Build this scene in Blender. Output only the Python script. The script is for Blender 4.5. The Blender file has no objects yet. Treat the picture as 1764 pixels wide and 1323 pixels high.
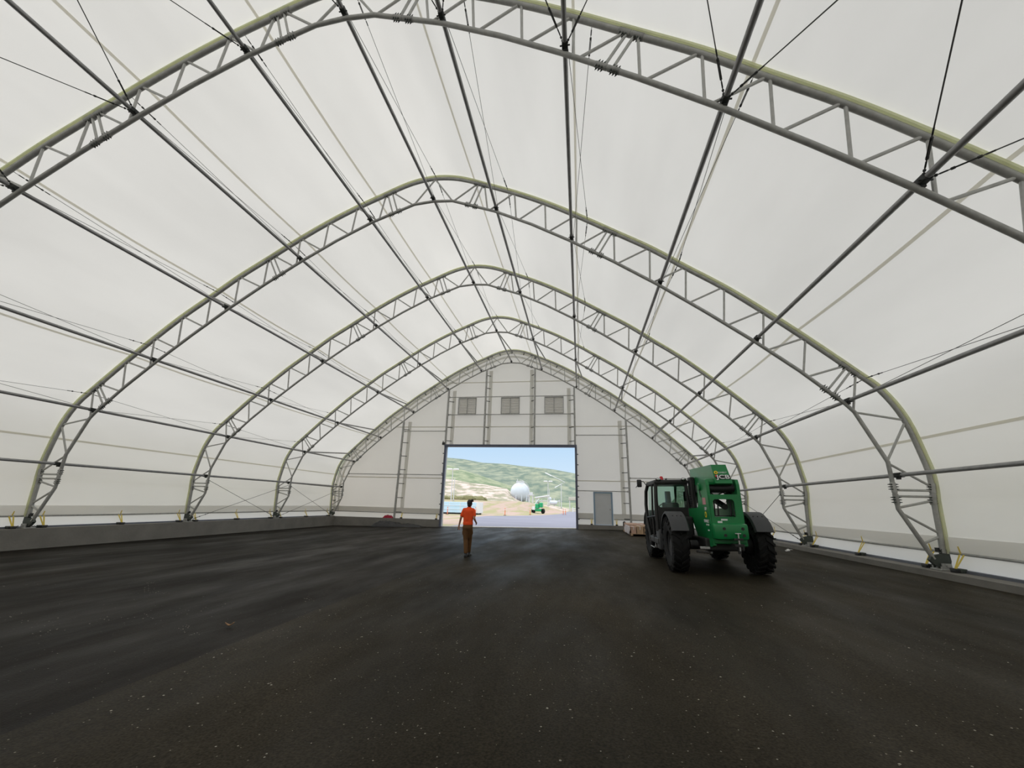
import bpy, bmesh, math, random
from mathutils import Vector, Matrix, noise
random.seed(7)
SC = bpy.context.scene
COL = SC.collection

# ------------------------------------------------------------------ camera
cam_d = bpy.data.cameras.new('camera'); cam = bpy.data.objects.new('camera', cam_d); COL.objects.link(cam)
cam_d.sensor_fit = 'HORIZONTAL'; cam_d.sensor_width = 36.0; cam_d.lens = 14.3186
cam_d.clip_start = 0.05; cam_d.clip_end = 5000
CAM = Vector((5.245, 0.0, 1.2436))
_r = Vector((0.98686, 0.159465, 0.026072)); _u = Vector((0.020439, -0.283255, 0.958827)); _f = Vector((-0.160284, 0.945694, 0.282792))
cam.matrix_world = Matrix(((_r.x, _u.x, -_f.x, CAM.x), (_r.y, _u.y, -_f.y, CAM.y), (_r.z, _u.z, -_f.z, CAM.z), (0, 0, 0, 1)))
SC.camera = cam

# ------------------------------------------------------------------ sky, sun, exposure
world = bpy.data.worlds.new('hazy_sky'); SC.world = world; world.use_nodes = True
wn = world.node_tree.nodes; wl = world.node_tree.links
for n_ in list(wn): wn.remove(n_)
w_out = wn.new('ShaderNodeOutputWorld'); w_bg = wn.new('ShaderNodeBackground')
w_tc = wn.new('ShaderNodeTexCoord'); w_sep = wn.new('ShaderNodeSeparateXYZ'); w_rmp = wn.new('ShaderNodeValToRGB')
wl.new(w_tc.outputs['Generated'], w_sep.inputs[0]); wl.new(w_sep.outputs['Z'], w_rmp.inputs[0])
w_rmp.color_ramp.elements[0].position = 0.0; w_rmp.color_ramp.elements[0].color = (0.74, 0.88, 1.0, 1)
w_rmp.color_ramp.elements[1].position = 0.20; w_rmp.color_ramp.elements[1].color = (0.42, 0.66, 0.93, 1)
e_ = w_rmp.color_ramp.elements.new(0.6); e_.color = (0.56, 0.68, 0.84, 1)
wl.new(w_rmp.outputs[0], w_bg.inputs['Color']); w_bg.inputs['Strength'].default_value = 1.0
wl.new(w_bg.outputs[0], w_out.inputs[0])
sun_d = bpy.data.lights.new('sun', 'SUN'); sun = bpy.data.objects.new('sun', sun_d); COL.objects.link(sun)
sun_d.energy = 4.7; sun_d.angle = math.radians(135)      ; sun_d.color = (1.0, 0.955, 0.88)      # thin high cloud spreads the sun
sun.rotation_euler = (math.radians(-2), math.radians(-6), 0)      # high, a little from the left
SC.view_settings.view_transform = 'Standard'; SC.view_settings.look = 'None'
SC.view_settings.exposure = 0.0; SC.view_settings.gamma = 1.0; SC.view_settings.use_curve_mapping = False

# ------------------------------------------------------------------ materials
def mat(name, col, rough=0.6, metal=0.0, var=0.0, vscale=3.0, bump=0.0, bscale=20.0, spec=0.5, col2=None, stretch=None, trans=None, emit=None, ramp=(0.3, 0.7)):
    m = bpy.data.materials.new(name); m.use_nodes = True
    nt = m.node_tree; N = nt.nodes; L = nt.links; b = N['Principled BSDF']
    b.inputs['Roughness'].default_value = rough; b.inputs['Metallic'].default_value = metal
    b.inputs['Specular IOR Level'].default_value = spec
    c4 = (*col, 1); b.inputs['Base Color'].default_value = c4
    tc = N.new('ShaderNodeTexCoord'); mp = N.new('ShaderNodeMapping'); L.new(tc.outputs['Object'], mp.inputs[0])
    if stretch: mp.inputs['Scale'].default_value = stretch
    if var > 0 or col2:
        nz = N.new('ShaderNodeTexNoise'); nz.inputs['Scale'].default_value = vscale; nz.inputs['Detail'].default_value = 6; nz.inputs['Roughness'].default_value = 0.62
        L.new(mp.outputs[0], nz.inputs['Vector'])
        rp = N.new('ShaderNodeValToRGB'); rp.color_ramp.elements[0].position = ramp[0]; rp.color_ramp.elements[1].position = ramp[1]
        c2 = col2 if col2 else tuple(min(1, c * (1 + var)) for c in col)
        c1 = col if col2 else tuple(c * (1 - var) for c in col)
        rp.color_ramp.elements[0].color = (*c1, 1); rp.color_ramp.elements[1].color = (*c2, 1)
        L.new(nz.outputs[0], rp.inputs[0]); L.new(rp.outputs[0], b.inputs['Base Color'])
    if bump > 0:
        nb = N.new('ShaderNodeTexNoise'); nb.inputs['Scale'].default_value = bscale; nb.inputs['Detail'].default_value = 4
        L.new(mp.outputs[0], nb.inputs['Vector'])
        bp = N.new('ShaderNodeBump'); bp.inputs['Strength'].default_value = bump; bp.inputs['Distance'].default_value = 0.02
        L.new(nb.outputs[0], bp.inputs['Height']); L.new(bp.outputs[0], b.inputs['Normal'])
    if emit:
        b.inputs['Emission Color'].default_value = (*emit[:3], 1); b.inputs['Emission Strength'].default_value = emit[3]
    return m

def fabric(name, refl, trn, streak=0.06, scale=(0.5, 0.12, 0.5)):
    """woven membrane: reflects a part of the light and lets a part through"""
    m = bpy.data.materials.new(name); m.use_nodes = True
    nt = m.node_tree; N = nt.nodes; L = nt.links
    N.remove(N['Principled BSDF']); out = N['Material Output']
    d = N.new('ShaderNodeBsdfDiffuse'); t = N.new('ShaderNodeBsdfTranslucent'); a = N.new('ShaderNodeAddShader')
    tc = N.new('ShaderNodeTexCoord'); mp = N.new('ShaderNodeMapping'); mp.inputs['Scale'].default_value = scale
    L.new(tc.outputs['Object'], mp.inputs[0])
    nz = N.new('ShaderNodeTexNoise'); nz.inputs['Scale'].default_value = 1.0; nz.inputs['Detail'].default_value = 5; nz.inputs['Roughness'].default_value = 0.55
    L.new(mp.outputs[0], nz.inputs['Vector'])
    rp = N.new('ShaderNodeValToRGB'); rp.color_ramp.elements[0].position = 0.32; rp.color_ramp.elements[1].position = 0.68
    rp.color_ramp.elements[0].color = (*[c * (1 - streak) for c in trn], 1); rp.color_ramp.elements[1].color = (*[c * (1 + streak) for c in trn], 1)
    L.new(nz.outputs[0], rp.inputs[0]); L.new(rp.outputs[0], t.inputs['Color'])
    d.inputs['Color'].default_value = (*refl, 1)
    nb = N.new('ShaderNodeTexNoise'); nb.inputs['Scale'].default_value = 0.9; nb.inputs['Detail'].default_value = 3
    L.new(tc.outputs['Object'], nb.inputs['Vector'])
    bp = N.new('ShaderNodeBump'); bp.inputs['Strength'].default_value = 0.25; bp.inputs['Distance'].default_value = 0.06
    L.new(nb.outputs[0], bp.inputs['Height'])
    L.new(bp.outputs[0], d.inputs['Normal']); L.new(bp.outputs[0], t.inputs['Normal'])
    L.new(d.outputs[0], a.inputs[0]); L.new(t.outputs[0], a.inputs[1]); L.new(a.outputs[0], out.inputs['Surface'])
    return m

def asphalt(name, c1, c2, rough, fleck, fl_thr, spec):
    m = bpy.data.materials.new(name); m.use_nodes = True
    nt = m.node_tree; N = nt.nodes; L = nt.links; b = N['Principled BSDF']
    tc = N.new('ShaderNodeTexCoord')
    big = N.new('ShaderNodeTexNoise'); big.inputs['Scale'].default_value = 0.42; big.inputs['Detail'].default_value = 8; big.inputs['Roughness'].default_value = 0.65
    mp = N.new('ShaderNodeMapping'); mp.inputs['Scale'].default_value = (1.0, 0.45, 1.0)
    L.new(tc.outputs['Object'], mp.inputs[0]); L.new(mp.outputs[0], big.inputs['Vector'])
    rp = N.new('ShaderNodeValToRGB'); rp.color_ramp.elements[0].position = 0.33; rp.color_ramp.elements[1].position = 0.7
    rp.color_ramp.elements[0].color = (*c1, 1); rp.color_ramp.elements[1].color = (*c2, 1); L.new(big.outputs[0], rp.inputs[0])
    grain = N.new('ShaderNodeTexNoise'); grain.inputs['Scale'].default_value = 55; grain.inputs['Detail'].default_value = 3
    L.new(tc.outputs['Object'], grain.inputs['Vector'])
    mr = N.new('ShaderNodeMapRange'); mr.inputs[1].default_value = 0.3; mr.inputs[2].default_value = 0.7; mr.inputs[3].default_value = 0.55; mr.inputs[4].default_value = 1.5
    L.new(grain.outputs[0], mr.inputs[0])
    mul = N.new('ShaderNodeMixRGB'); mul.blend_type = 'MULTIPLY'; mul.inputs[0].default_value = 1.0
    L.new(rp.outputs[0], mul.inputs[1]); L.new(mr.outputs[0], mul.inputs[2])
    vo = N.new('ShaderNodeTexVoronoi'); vo.inputs['Scale'].default_value = 26; vo.inputs['Randomness'].default_value = 1.0
    L.new(tc.outputs['Object'], vo.inputs['Vector'])
    sp = N.new('ShaderNodeSeparateColor'); L.new(vo.outputs['Color'], sp.inputs[0])
    g1 = N.new('ShaderNodeMath'); g1.operation = 'GREATER_THAN'; g1.inputs[1].default_value = fl_thr; L.new(sp.outputs[0], g1.inputs[0])
    g2 = N.new('ShaderNodeMath'); g2.operation = 'LESS_THAN'; g2.inputs[1].default_value = 0.15; L.new(vo.outputs['Distance'], g2.inputs[0])
    g3 = N.new('ShaderNodeMath'); g3.operation = 'MULTIPLY'; L.new(g1.outputs[0], g3.inputs[0]); L.new(g2.outputs[0], g3.inputs[1])
    g4 = N.new('ShaderNodeMath'); g4.operation = 'MULTIPLY'; L.new(g3.outputs[0], g4.inputs[0]); L.new(sp.outputs[1], g4.inputs[1])
    mx = N.new('ShaderNodeMixRGB'); L.new(g4.outputs[0], mx.inputs[0]); L.new(mul.outputs[0], mx.inputs[1]); mx.inputs[2].default_value = (*fleck, 1)
    L.new(mx.outputs[0], b.inputs['Base Color'])
    b.inputs['Specular IOR Level'].default_value = spec
    pat = N.new('ShaderNodeTexNoise'); pat.inputs['Scale'].default_value = 0.9; pat.inputs['Detail'].default_value = 5; pat.inputs['Roughness'].default_value = 0.6
    mp2 = N.new('ShaderNodeMapping'); mp2.inputs['Scale'].default_value = (1.0, 0.28, 1.0); mp2.inputs['Rotation'].default_value = (0, 0, 0.25)
    L.new(tc.outputs['Object'], mp2.inputs[0]); L.new(mp2.outputs[0], pat.inputs['Vector'])
    rr = N.new('ShaderNodeMapRange'); rr.inputs[1].default_value = 0.32; rr.inputs[2].default_value = 0.68; rr.inputs[3].default_value = rough - 0.06; rr.inputs[4].default_value = rough + 0.2
    L.new(pat.outputs[0], rr.inputs[0]); L.new(rr.outputs[0], b.inputs['Roughness'])
    bp = N.new('ShaderNodeBump'); bp.inputs['Strength'].default_value = 0.22; bp.inputs['Distance'].default_value = 0.01
    L.new(grain.outputs[0], bp.inputs['Height']); L.new(bp.outputs[0], b.inputs['Normal'])
    return m

M = {}
M['fabric'] = fabric('white_membrane', (0.46, 0.46, 0.44), (0.325, 0.309, 0.287), 0.07)
M['fabric_wall'] = fabric('white_wall_membrane', (0.46, 0.46, 0.43), (0.285, 0.266, 0.24), 0.03, (0.3, 0.3, 0.3))
M['fabric_band'] = fabric('double_membrane_band', (0.22, 0.22, 0.21), (0.56, 0.55, 0.53), 0.03)
M['sleeve'] = fabric('sleeve_and_post_shadow', (0.30, 0.30, 0.29), (0.56, 0.555, 0.535), 0.03)  # for the edge sleeves and the post shadows toned onto the end wall
M['seam'] = fabric('welded_seam', (0.22, 0.215, 0.19), (0.51, 0.495, 0.44), 0.02)
M['keder'] = fabric('yellowish_keder_strip', (0.38, 0.385, 0.29), (0.48, 0.49, 0.38), 0.03)
M['steel'] = mat('galvanised_steel', (0.37, 0.37, 0.35), 0.5, 0.2, 0.18, 6.0)
M['steel_web'] = mat('galvanised_web_steel', (0.42, 0.42, 0.40), 0.5, 0.2, 0.12, 8.0)
M['steel_dark'] = mat('dark_green_steel', (0.055, 0.065, 0.055), 0.55, 0.2, 0.2, 6.0)
M['steel_splice'] = mat('dull_splice_steel', (0.29, 0.29, 0.275), 0.55, 0.2, 0.2, 6.0)
M['slat'] = mat('pale_slat_metal', (0.72, 0.70, 0.65), 0.55, 0.0)
M['cable'] = mat('steel_cable', (0.10, 0.10, 0.095), 0.5, 0.4)
M['clamp'] = mat('black_clamp_iron', (0.025, 0.028, 0.026), 0.6)
M['purlin'] = mat('purlin_steel', (0.31, 0.31, 0.31), 0.40, 0.3, 0.15, 5.0)
M['cream'] = mat('cream_sleeve', (0.52, 0.50, 0.43), 0.8, 0, 0.06, 3.0)
M['concrete'] = mat('grey_concrete', (0.20, 0.19, 0.17), 0.85, 0, 0.15, 1.2, 0.3, 14)
M['concrete_lt'] = mat('pale_concrete', (0.5, 0.49, 0.46), 0.8, 0, 0.1, 2.0, 0.2, 14)
M['rail'] = mat('bluish_steel_rail', (0.17, 0.18, 0.21), 0.5, 0.4, 0.1, 3)
M['door_frame'] = mat('slate_blue_frame', (0.10, 0.11, 0.15), 0.5, 0.2, 0.1, 3)
M['asphalt'] = asphalt('old_asphalt', (0.0150, 0.0130, 0.0085), (0.042, 0.035, 0.0235), 0.54, (0.34, 0.31, 0.25), 0.82, 0.055)
M['asphalt_new'] = asphalt('newer_asphalt', (0.0055, 0.0046, 0.0036), (0.0175, 0.0145, 0.0105), 0.46, (0.24, 0.23, 0.20), 0.95, 0.038)
M['yellow'] = mat('yellow_webbing', (0.72, 0.55, 0.10), 0.7)
M['black'] = mat('black_plastic', (0.018, 0.018, 0.018), 0.5)
M['rubber'] = mat('tyre_rubber', (0.009, 0.009, 0.009), 0.8, 0, 0.3, 9, spec=0.3)
M['fender'] = mat('grey_fender_plastic', (0.045, 0.047, 0.05), 0.6, 0, 0.1, 4)
M['green'] = mat('machine_green', (0.008, 0.20, 0.055), 0.32, 0.0, 0.08, 2.5)
M['green_far'] = mat('lift_green', (0.02, 0.36, 0.14), 0.4)
M['white'] = mat('white_paint', (0.8, 0.8, 0.8), 0.5)
M['red'] = mat('red_plastic', (0.65, 0.03, 0.04), 0.4)
M['logo_yellow'] = mat('yellow_decal', (0.85, 0.62, 0.03), 0.5)
M['chrome'] = mat('bright_steel', (0.6, 0.6, 0.6), 0.25, 0.9)
M['skin'] = mat('skin', (0.45, 0.25, 0.17), 0.6)
M['hair'] = mat('dark_hair', (0.022, 0.015, 0.013), 0.6)
M['orange'] = mat('orange_cotton', (1.0, 0.095, 0.014), 0.85, 0, 0.06, 9)
M['trousers'] = mat('brown_canvas', (0.13, 0.06, 0.017), 0.85, 0, 0.1, 12)
M['manual_door'] = mat('grey_door_paint', (0.56, 0.58, 0.59), 0.5, 0, 0.03, 2)
M['blue_frame'] = mat('blue_door_frame', (0.22, 0.32, 0.42), 0.5)
M['cardboard'] = mat('tan_cardboard', (0.42, 0.29, 0.18), 0.85, 0, 0.12, 4)
M['cardboard2'] = mat('pink_cardboard', (0.50, 0.33, 0.25), 0.85, 0, 0.12, 4)
M['wrap'] = mat('pale_wrapping', (0.62, 0.56, 0.55), 0.5, 0, 0.15, 6)
M['tarp'] = mat('black_tarp', (0.02, 0.02, 0.022), 0.4, 0, 0.2, 5, 0.6, 6)
M['paper'] = mat('white_litter', (0.7, 0.7, 0.68), 0.8)
M['leaf'] = mat('dry_leaf', (0.30, 0.18, 0.10), 0.8)
M['stone'] = mat('pale_chips', (0.30, 0.28, 0.23), 0.8, 0, 0.25, 30)
M['road'] = mat('outdoor_asphalt', (0.165, 0.165, 0.215), 0.8, 0, 0, 0.25, col2=(0.22, 0.22, 0.275), stretch=(0.5, 1.6, 1))
M['dirt'] = mat('dry_dirt', (0.40, 0.29, 0.24), 0.9, 0, 0, 0.35, col2=(0.29, 0.27, 0.13), stretch=(1, 0.3, 2.5), ramp=(0.44, 0.58))
M['bank'] = mat('rocky_sand_bank', (0.56, 0.45, 0.40), 0.9, 0, 0, 0.22, col2=(0.24, 0.23, 0.15), stretch=(1, 0.5, 3.0), ramp=(0.43, 0.55))
M['hill_near'] = mat('grassy_hillside', (0.13, 0.18, 0.095), 0.95, 0, 0, 0.13, col2=(0.30, 0.32, 0.20), stretch=(1, 0.5, 2.0), ramp=(0.40, 0.62))
M['hill_far'] = mat('scrub_hillside', (0.095, 0.14, 0.105), 0.95, 0, 0, 0.07, col2=(0.26, 0.28, 0.195), stretch=(1, 0.3, 2.2), ramp=(0.40, 0.63))
M['tank'] = mat('white_tank_paint', (0.62, 0.66, 0.70), 0.4, 0, 0.04, 0.5)
M['pale_metal'] = mat('pale_metal', (0.62, 0.62, 0.62), 0.5)
M['container'] = mat('pale_blue_container', (0.56, 0.76, 0.90), 0.5, 0, 0.05, 0.6)
M['delineator'] = mat('orange_post', (0.85, 0.20, 0.08), 0.6)
M['shrub'] = mat('dry_scrub', (0.20, 0.19, 0.09), 0.95, 0, 0.3, 1.5)

mg = bpy.data.materials.new('cab_glass'); mg.use_nodes = True
_n = mg.node_tree.nodes; _l = mg.node_tree.links; _n.remove(_n['Principled BSDF'])
_gl = _n.new('ShaderNodeBsdfGlossy'); _gl.inputs['Roughness'].default_value = 0.03; _gl.inputs['Color'].default_value = (0.75, 0.9, 0.85, 1)
_tr = _n.new('ShaderNodeBsdfTransparent'); _tr.inputs['Color'].default_value = (0.80, 0.90, 0.86, 1)
_fr = _n.new('ShaderNodeFresnel'); _fr.inputs[0].default_value = 1.5; _mx = _n.new('ShaderNodeMixShader')
_l.new(_fr.outputs[0], _mx.inputs[0]); _l.new(_tr.outputs[0], _mx.inputs[1]); _l.new(_gl.outputs[0], _mx.inputs[2]); _l.new(_mx.outputs[0], _n['Material Output'].inputs['Surface'])
M['glass'] = mg

# ------------------------------------------------------------------ mesh helpers
class MB:
    def __init__(s): s.v = []; s.f = []
    def add(s, vs, fs):
        o = len(s.v); s.v += [tuple(p) for p in vs]; s.f += [tuple(i + o for i in f) for f in fs]; return s
    def box(s, c, d, rot=None):
        x, y, z = d[0] / 2, d[1] / 2, d[2] / 2
        P = [Vector((sx * x, sy * y, sz * z)) for sx in (-1, 1) for sy in (-1, 1) for sz in (-1, 1)]
        if rot: P = [rot @ p for p in P]
        c = Vector(c)
        return s.add([p + c for p in P], [(0, 1, 3, 2), (4, 6, 7, 5), (0, 4, 5, 1), (2, 3, 7, 6), (0, 2, 6, 4), (1, 5, 7, 3)])
    def rbox(s, lo, hi, ch=0.04):
        """box with chamfered vertical and horizontal edges"""
        bm = bmesh.new(); bmesh.ops.create_cube(bm, size=1)
        for v in bm.verts: v.co = Vector(((lo[i] + hi[i]) / 2 + v.co[i] * (hi[i] - lo[i]) for i in range(3)))
        bmesh.ops.bevel(bm, geom=list(bm.edges), offset=ch, segments=2, affect='EDGES', profile=0.5)
        bm.verts.index_update()
        s.add([v.co.copy() for v in bm.verts], [[v.index for v in f.verts] for f in bm.faces]); bm.free(); return s
    def path(s, pts, r, seg=8, cap=True, flat=1.0, closed=False):
        pts = [Vector(p) for p in pts]; n = len(pts); rs = r if isinstance(r, (list, tuple)) else [r] * n
        vs = []; prev = None
        for i, p in enumerate(pts):
            if closed: t = pts[(i + 1) % n] - pts[i - 1]
            else: t = pts[min(i + 1, n - 1)] - pts[max(i - 1, 0)]
            t.normalize()
            a = prev if prev is not None else (Vector((0, 1, 0)) if abs(t.y) < 0.9 else Vector((0, 0, 1)))
            b = t.cross(a)
            if b.length < 1e-6: a = Vector((1, 0, 0)); b = t.cross(a)
            b.normalize(); a = b.cross(t).normalized(); prev = a
            for k in range(seg):
                w = 2 * math.pi * k / seg
                vs.append(p + (a * math.cos(w) * flat + b * math.sin(w)) * rs[i])
        fs = []
        for i in range(n if closed else n - 1):
            j = (i + 1) % n
            for k in range(seg):
                fs.append((i * seg + k, i * seg + (k + 1) % seg, j * seg + (k + 1) % seg, j * seg + k))
        if cap and not closed: fs.append(tuple(range(seg - 1, -1, -1))); fs.append(tuple((n - 1) * seg + k for k in range(seg)))
        return s.add(vs, fs)
    def tube(s, a, b, r, seg=8, r2=None): return s.path([a, b], [r, r if r2 is None else r2], seg)
    def prism(s, poly, axis, a, b):
        """poly: 2d points; extruded along axis x/y/z from a to b"""
        def P(q, w):
            return {'x': (w, q[0], q[1]), 'y': (q[0], w, q[1]), 'z': (q[0], q[1], w)}[axis]
        n = len(poly)
        return s.add([P(q, a) for q in poly] + [P(q, b) for q in poly],
                     [tuple(range(n - 1, -1, -1)), tuple(range(n, 2 * n))] + [(i, (i + 1) % n, n + (i + 1) % n, n + i) for i in range(n)])
    def ring(s, outer, inner, axis, a, b):
        """frame: outer and inner loops of equal length, extruded"""
        def P(q, w):
            return {'x': (w, q[0], q[1]), 'y': (q[0], w, q[1]), 'z': (q[0], q[1], w)}[axis]
        n = len(outer); vs = [P(q, a) for q in outer] + [P(q, a) for q in inner] + [P(q, b) for q in outer] + [P(q, b) for q in inner]
        fs = []
        for i in range(n):
            j = (i + 1) % n
            fs += [(i, j, n + j, n + i), (2 * n + i, 3 * n + i, 3 * n + j, 2 * n + j), (i, 2 * n + i, 2 * n + j, j), (n + i, n + j, 3 * n + j, 3 * n + i)]
        return s.add(vs, fs)
    def lathe(s, prof, c, axis='x', seg=32):
        """prof: (radius, offset along axis)"""
        c = Vector(c); vs = []; n = len(prof)
        for k in range(seg):
            w = 2 * math.pi * k / seg
            for r, o in prof:
                q = {'x': (o, r * math.cos(w), r * math.sin(w)), 'y': (r * math.cos(w), o, r * math.sin(w)), 'z': (r * math.cos(w), r * math.sin(w), o)}[axis]
                vs.append(c + Vector(q))
        return s.add(vs, [(k * n + i, k * n + i + 1, ((k + 1) % seg) * n + i + 1, ((k + 1) % seg) * n + i) for k in range(seg) for i in range(n - 1)])
    def ball(s, c, r, seg=12, rings=8, sc=(1, 1, 1)):
        c = Vector(c); vs = [c + Vector((0, 0, r * sc[2]))]
        for i in range(1, rings):
            t = math.pi * i / rings
            for k in range(seg):
                w = 2 * math.pi * k / seg
                vs.append(c + Vector((r * sc[0] * math.sin(t) * math.cos(w), r * sc[1] * math.sin(t) * math.sin(w), r * sc[2] * math.cos(t))))
        vs.append(c - Vector((0, 0, r * sc[2])))
        fs = [(0, 1 + k, 1 + (k + 1) % seg) for k in range(seg)]
        for i in range(rings - 2):
            for k in range(seg):
                a = 1 + i * seg + k; b = 1 + i * seg + (k + 1) % seg
                fs.append((a, a + seg, b + seg, b))
        l = len(vs) - 1; o = 1 + (rings - 2) * seg
        fs += [(l, o + (k + 1) % seg, o + k) for k in range(seg)]
        return s.add(vs, fs)
    def capsule(s, a, b, ra, rb, seg=12):
        s.path([a, b], [ra, rb], seg); s.ball(a, ra, seg, 8); s.ball(b, rb, seg, 8); return s
    def mesh(s, name, smooth=False, fixn=True):
        me = bpy.data.meshes.new(name); me.from_pydata(s.v, [], s.f); me.update()
        if fixn:
            bm = bmesh.new(); bm.from_mesh(me); bmesh.ops.recalc_face_normals(bm, faces=bm.faces); bm.to_mesh(me); bm.free()
        if smooth:
            me.polygons.foreach_set('use_smooth', [True] * len(me.polygons))
            try: me.set_sharp_from_angle(angle=math.radians(42))
            except Exception: pass
        return me

def link(name, data, m=None, parent=None, loc=None):
    o = bpy.data.objects.new(name, data); COL.objects.link(o)
    if m is not None and data is not None and hasattr(data, 'materials') and len(data.materials) == 0: data.materials.append(m)
    if parent is not None: o.parent = parent
    if loc is not None: o.location = loc
    return o
def build(mb, name, m, parent=None, smooth=False, loc=None):
    return link(name, mb.mesh(name, smooth), m if not isinstance(m, str) else M[m], parent, loc)
def tag(o, label, cat, group=None, kind=None):
    o['label'] = label; o['category'] = cat
    if group: o['group'] = group
    if kind: o['kind'] = kind
    return o
def empty(name, loc=(0, 0, 0)):
    o = bpy.data.objects.new(name, None); COL.objects.link(o); o.location = loc; o.empty_display_size = 0.2; return o

# ------------------------------------------------------------------ building frame (metres; z = 0 at the truss feet)
BAY = 6.096
TY = [6.005 + BAY * i for i in range(5)]          # truss planes seen in the photo
Y0 = TY[0] - BAY
Y5 = TY[4]; YW = Y5 + 0.32                          # end wall membrane plane
YB = -18.4                                          # back end of the hall, behind the camera
def fz(x, y=0): return -0.405 + 0.0195 * x          # the paved floor falls to the left

OUT = [(0, 13.14), (0.7, 13.06), (1.3, 12.88), (1.95, 12.6), (3.1, 12.1), (4.22, 11.53), (5.32, 10.88), (6.53, 10.1), (7.67, 9.36), (8.69, 8.58), (9.75, 7.79),
       (10.75, 6.93), (11.73, 6.03), (12.81, 4.98), (13.32, 4.45), (13.72, 3.66), (13.93, 2.64), (13.98, 2.2), (13.96, 1.8), (13.93, 1.55), (13.88, 0.76), (13.84, 0.38)]
INN = [(0, 12.11), (0.75, 12.05), (2.4, 11.41), (3.75, 10.72), (5.06, 9.94), (6.45, 9.03), (7.82, 8.06), (9.12, 7.05), (10.38, 6.02), (11.45, 5.07), (12.42, 4.1), (12.6, 3.87), (13.12, 2.54), (13.11, 1.38), (13.62, 0.24)]
def catmull(P, sub=5, corner=()):
    R_ = []
    for i in range(len(P) - 1):
        p0 = P[i - 1] if i > 0 else (-P[1][0], P[1][1]); p1 = P[i]; p2 = P[i + 1]; p3 = P[i + 2] if i + 2 < len(P) else (2 * p2[0] - p1[0], 2 * p2[1] - p1[1])
        for k in range(sub):
            t = k / sub
            R_.append(tuple(0.5 * ((2 * p1[c]) + (-p0[c] + p2[c]) * t + (2 * p0[c] - 5 * p1[c] + 4 * p2[c] - p3[c]) * t * t + (-p0[c] + 3 * p1[c] - 3 * p2[c] + p3[c]) * t ** 3) for c in (0, 1)))
    R_.append(P[-1]); return R_
OUTS = catmull(OUT, 4)
OUT_FULL = [(-x, z) for x, z in OUTS[:0:-1]] + OUTS
INN_FULL = [(-x, z) for x, z in INN[:0:-1]] + INN
def at_x(P, x):
    for a, b in zip(P, P[1:]):
        if a[0] <= x <= b[0] and b[0] > a[0]:
            t = (x - a[0]) / (b[0] - a[0]); return (x, a[1] + t * (b[1] - a[1]))
    return P[-1]
def nearest_out(p):
    best = min(OUTS, key=lambda q: (q[0] - abs(p[0])) ** 2 + (q[1] - p[1]) ** 2)
    return (best[0] if p[0] >= 0 else -best[0], best[1])
NODES = [(0, 12.11), (2.4, 11.41), (5.06, 9.94), (7.82, 8.06), (10.38, 6.02), (12.42, 4.1), (13.16, 2.21)]

# ------------------------------------------------------------------ setting: floor, curbs, membrane, end wall
def quadstrip(mb, x0, x1, y0, y1, nx, ny, zf, dz=0):
    vs = []; fs = []
    for j in range(ny + 1):
        for i in range(nx + 1):
            x = x0 + (x1 - x0) * i / nx; y = y0 + (y1 - y0) * j / ny; vs.append((x, y, zf(x, y) + dz))
    for j in range(ny):
        for i in range(nx):
            a = j * (nx + 1) + i; fs.append((a, a + 1, a + nx + 2, a + nx + 1))
    mb.add(vs, fs)
def joint(y): return 1.25 + 0.03 * noise.noise((y * 0.7, 0, 3)) + 0.012 * noise.noise((y * 5.0, 0, 9))
def paving(x_edge, right):
    m_ = MB(); ys = [YB + (Y5 + 0.1 - YB) * j / 240 for j in range(241)]; vs = []
    for y in ys:
        j = joint(y)
        for x in ((j, 14.3) if right else (-14.3, j)): vs.append((x, y, fz(x)))
    m_.add(vs, [(2 * j, 2 * j + 1, 2 * j + 3, 2 * j + 2) for j in range(240)]); return m_
floor = build(paving(14.3, True), 'floor', 'asphalt'); tag(floor, 'dark old asphalt paving filling the hall right of the joint', 'floor', kind='structure')
build(paving(-14.3, False), 'asphalt_patch', 'asphalt_new', floor)

def curb(name, x0, x1, label):
    m_ = MB(); y0, y1 = YB, Y5 + 0.62
    zb0, zb1 = fz(x0) - 0.15, fz(x1) - 0.15
    m_.add([(x0, y0, zb0), (x1, y0, zb1), (x1, y0, 0), (x0, y0, 0), (x0, y1, zb0), (x1, y1, zb1), (x1, y1, 0), (x0, y1, 0)],
           [(0, 1, 2, 3), (4, 7, 6, 5), (0, 4, 5, 1), (3, 2, 6, 7), (0, 3, 7, 4), (1, 5, 6, 2)])
    o = build(m_, name, 'concrete'); tag(o, label, 'curb', kind='structure')
    return o
cl = curb('baseboard_left', -14.5, -13.45, 'knee-high grey concrete curb along the left side of the hall')
cr = curb('baseboard_right', 13.38, 14.5, 'low grey concrete curb along the right side of the hall')
for s_, par in ((-1, cl), (1, cr)):
    m_ = MB(); m_.box((s_ * 13.93, (YB + Y5) / 2, 0.03), (0.16, Y5 - YB, 0.06)); build(m_, 'sill_rail', 'rail', par)
def endcurb(name, x0, x1, label):
    m_ = MB(); y0, y1 = Y5 - 0.05, Y5 + 0.62
    z0, z1 = fz(x0) - 0.15, fz(x1) - 0.15
    m_.add([(x0, y0, z0), (x1, y0, z1), (x1, y0, 0), (x0, y0, 0), (x0, y1, z0), (x1, y1, z1), (x1, y1, 0), (x0, y1, 0)],
           [(0, 1, 2, 3), (4, 7, 6, 5), (0, 4, 5, 1), (3, 2, 6, 7), (0, 3, 7, 4), (1, 5, 6, 2)])
    o = build(m_, name, 'concrete'); tag(o, label, 'curb', kind='structure')
endcurb('trim_1', -13.45, -4.98, 'grey concrete curb under the end wall left of the big doorway')
endcurb('trim_2', 4.98, 13.38, 'grey concrete curb under the end wall right of the big doorway')
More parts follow.
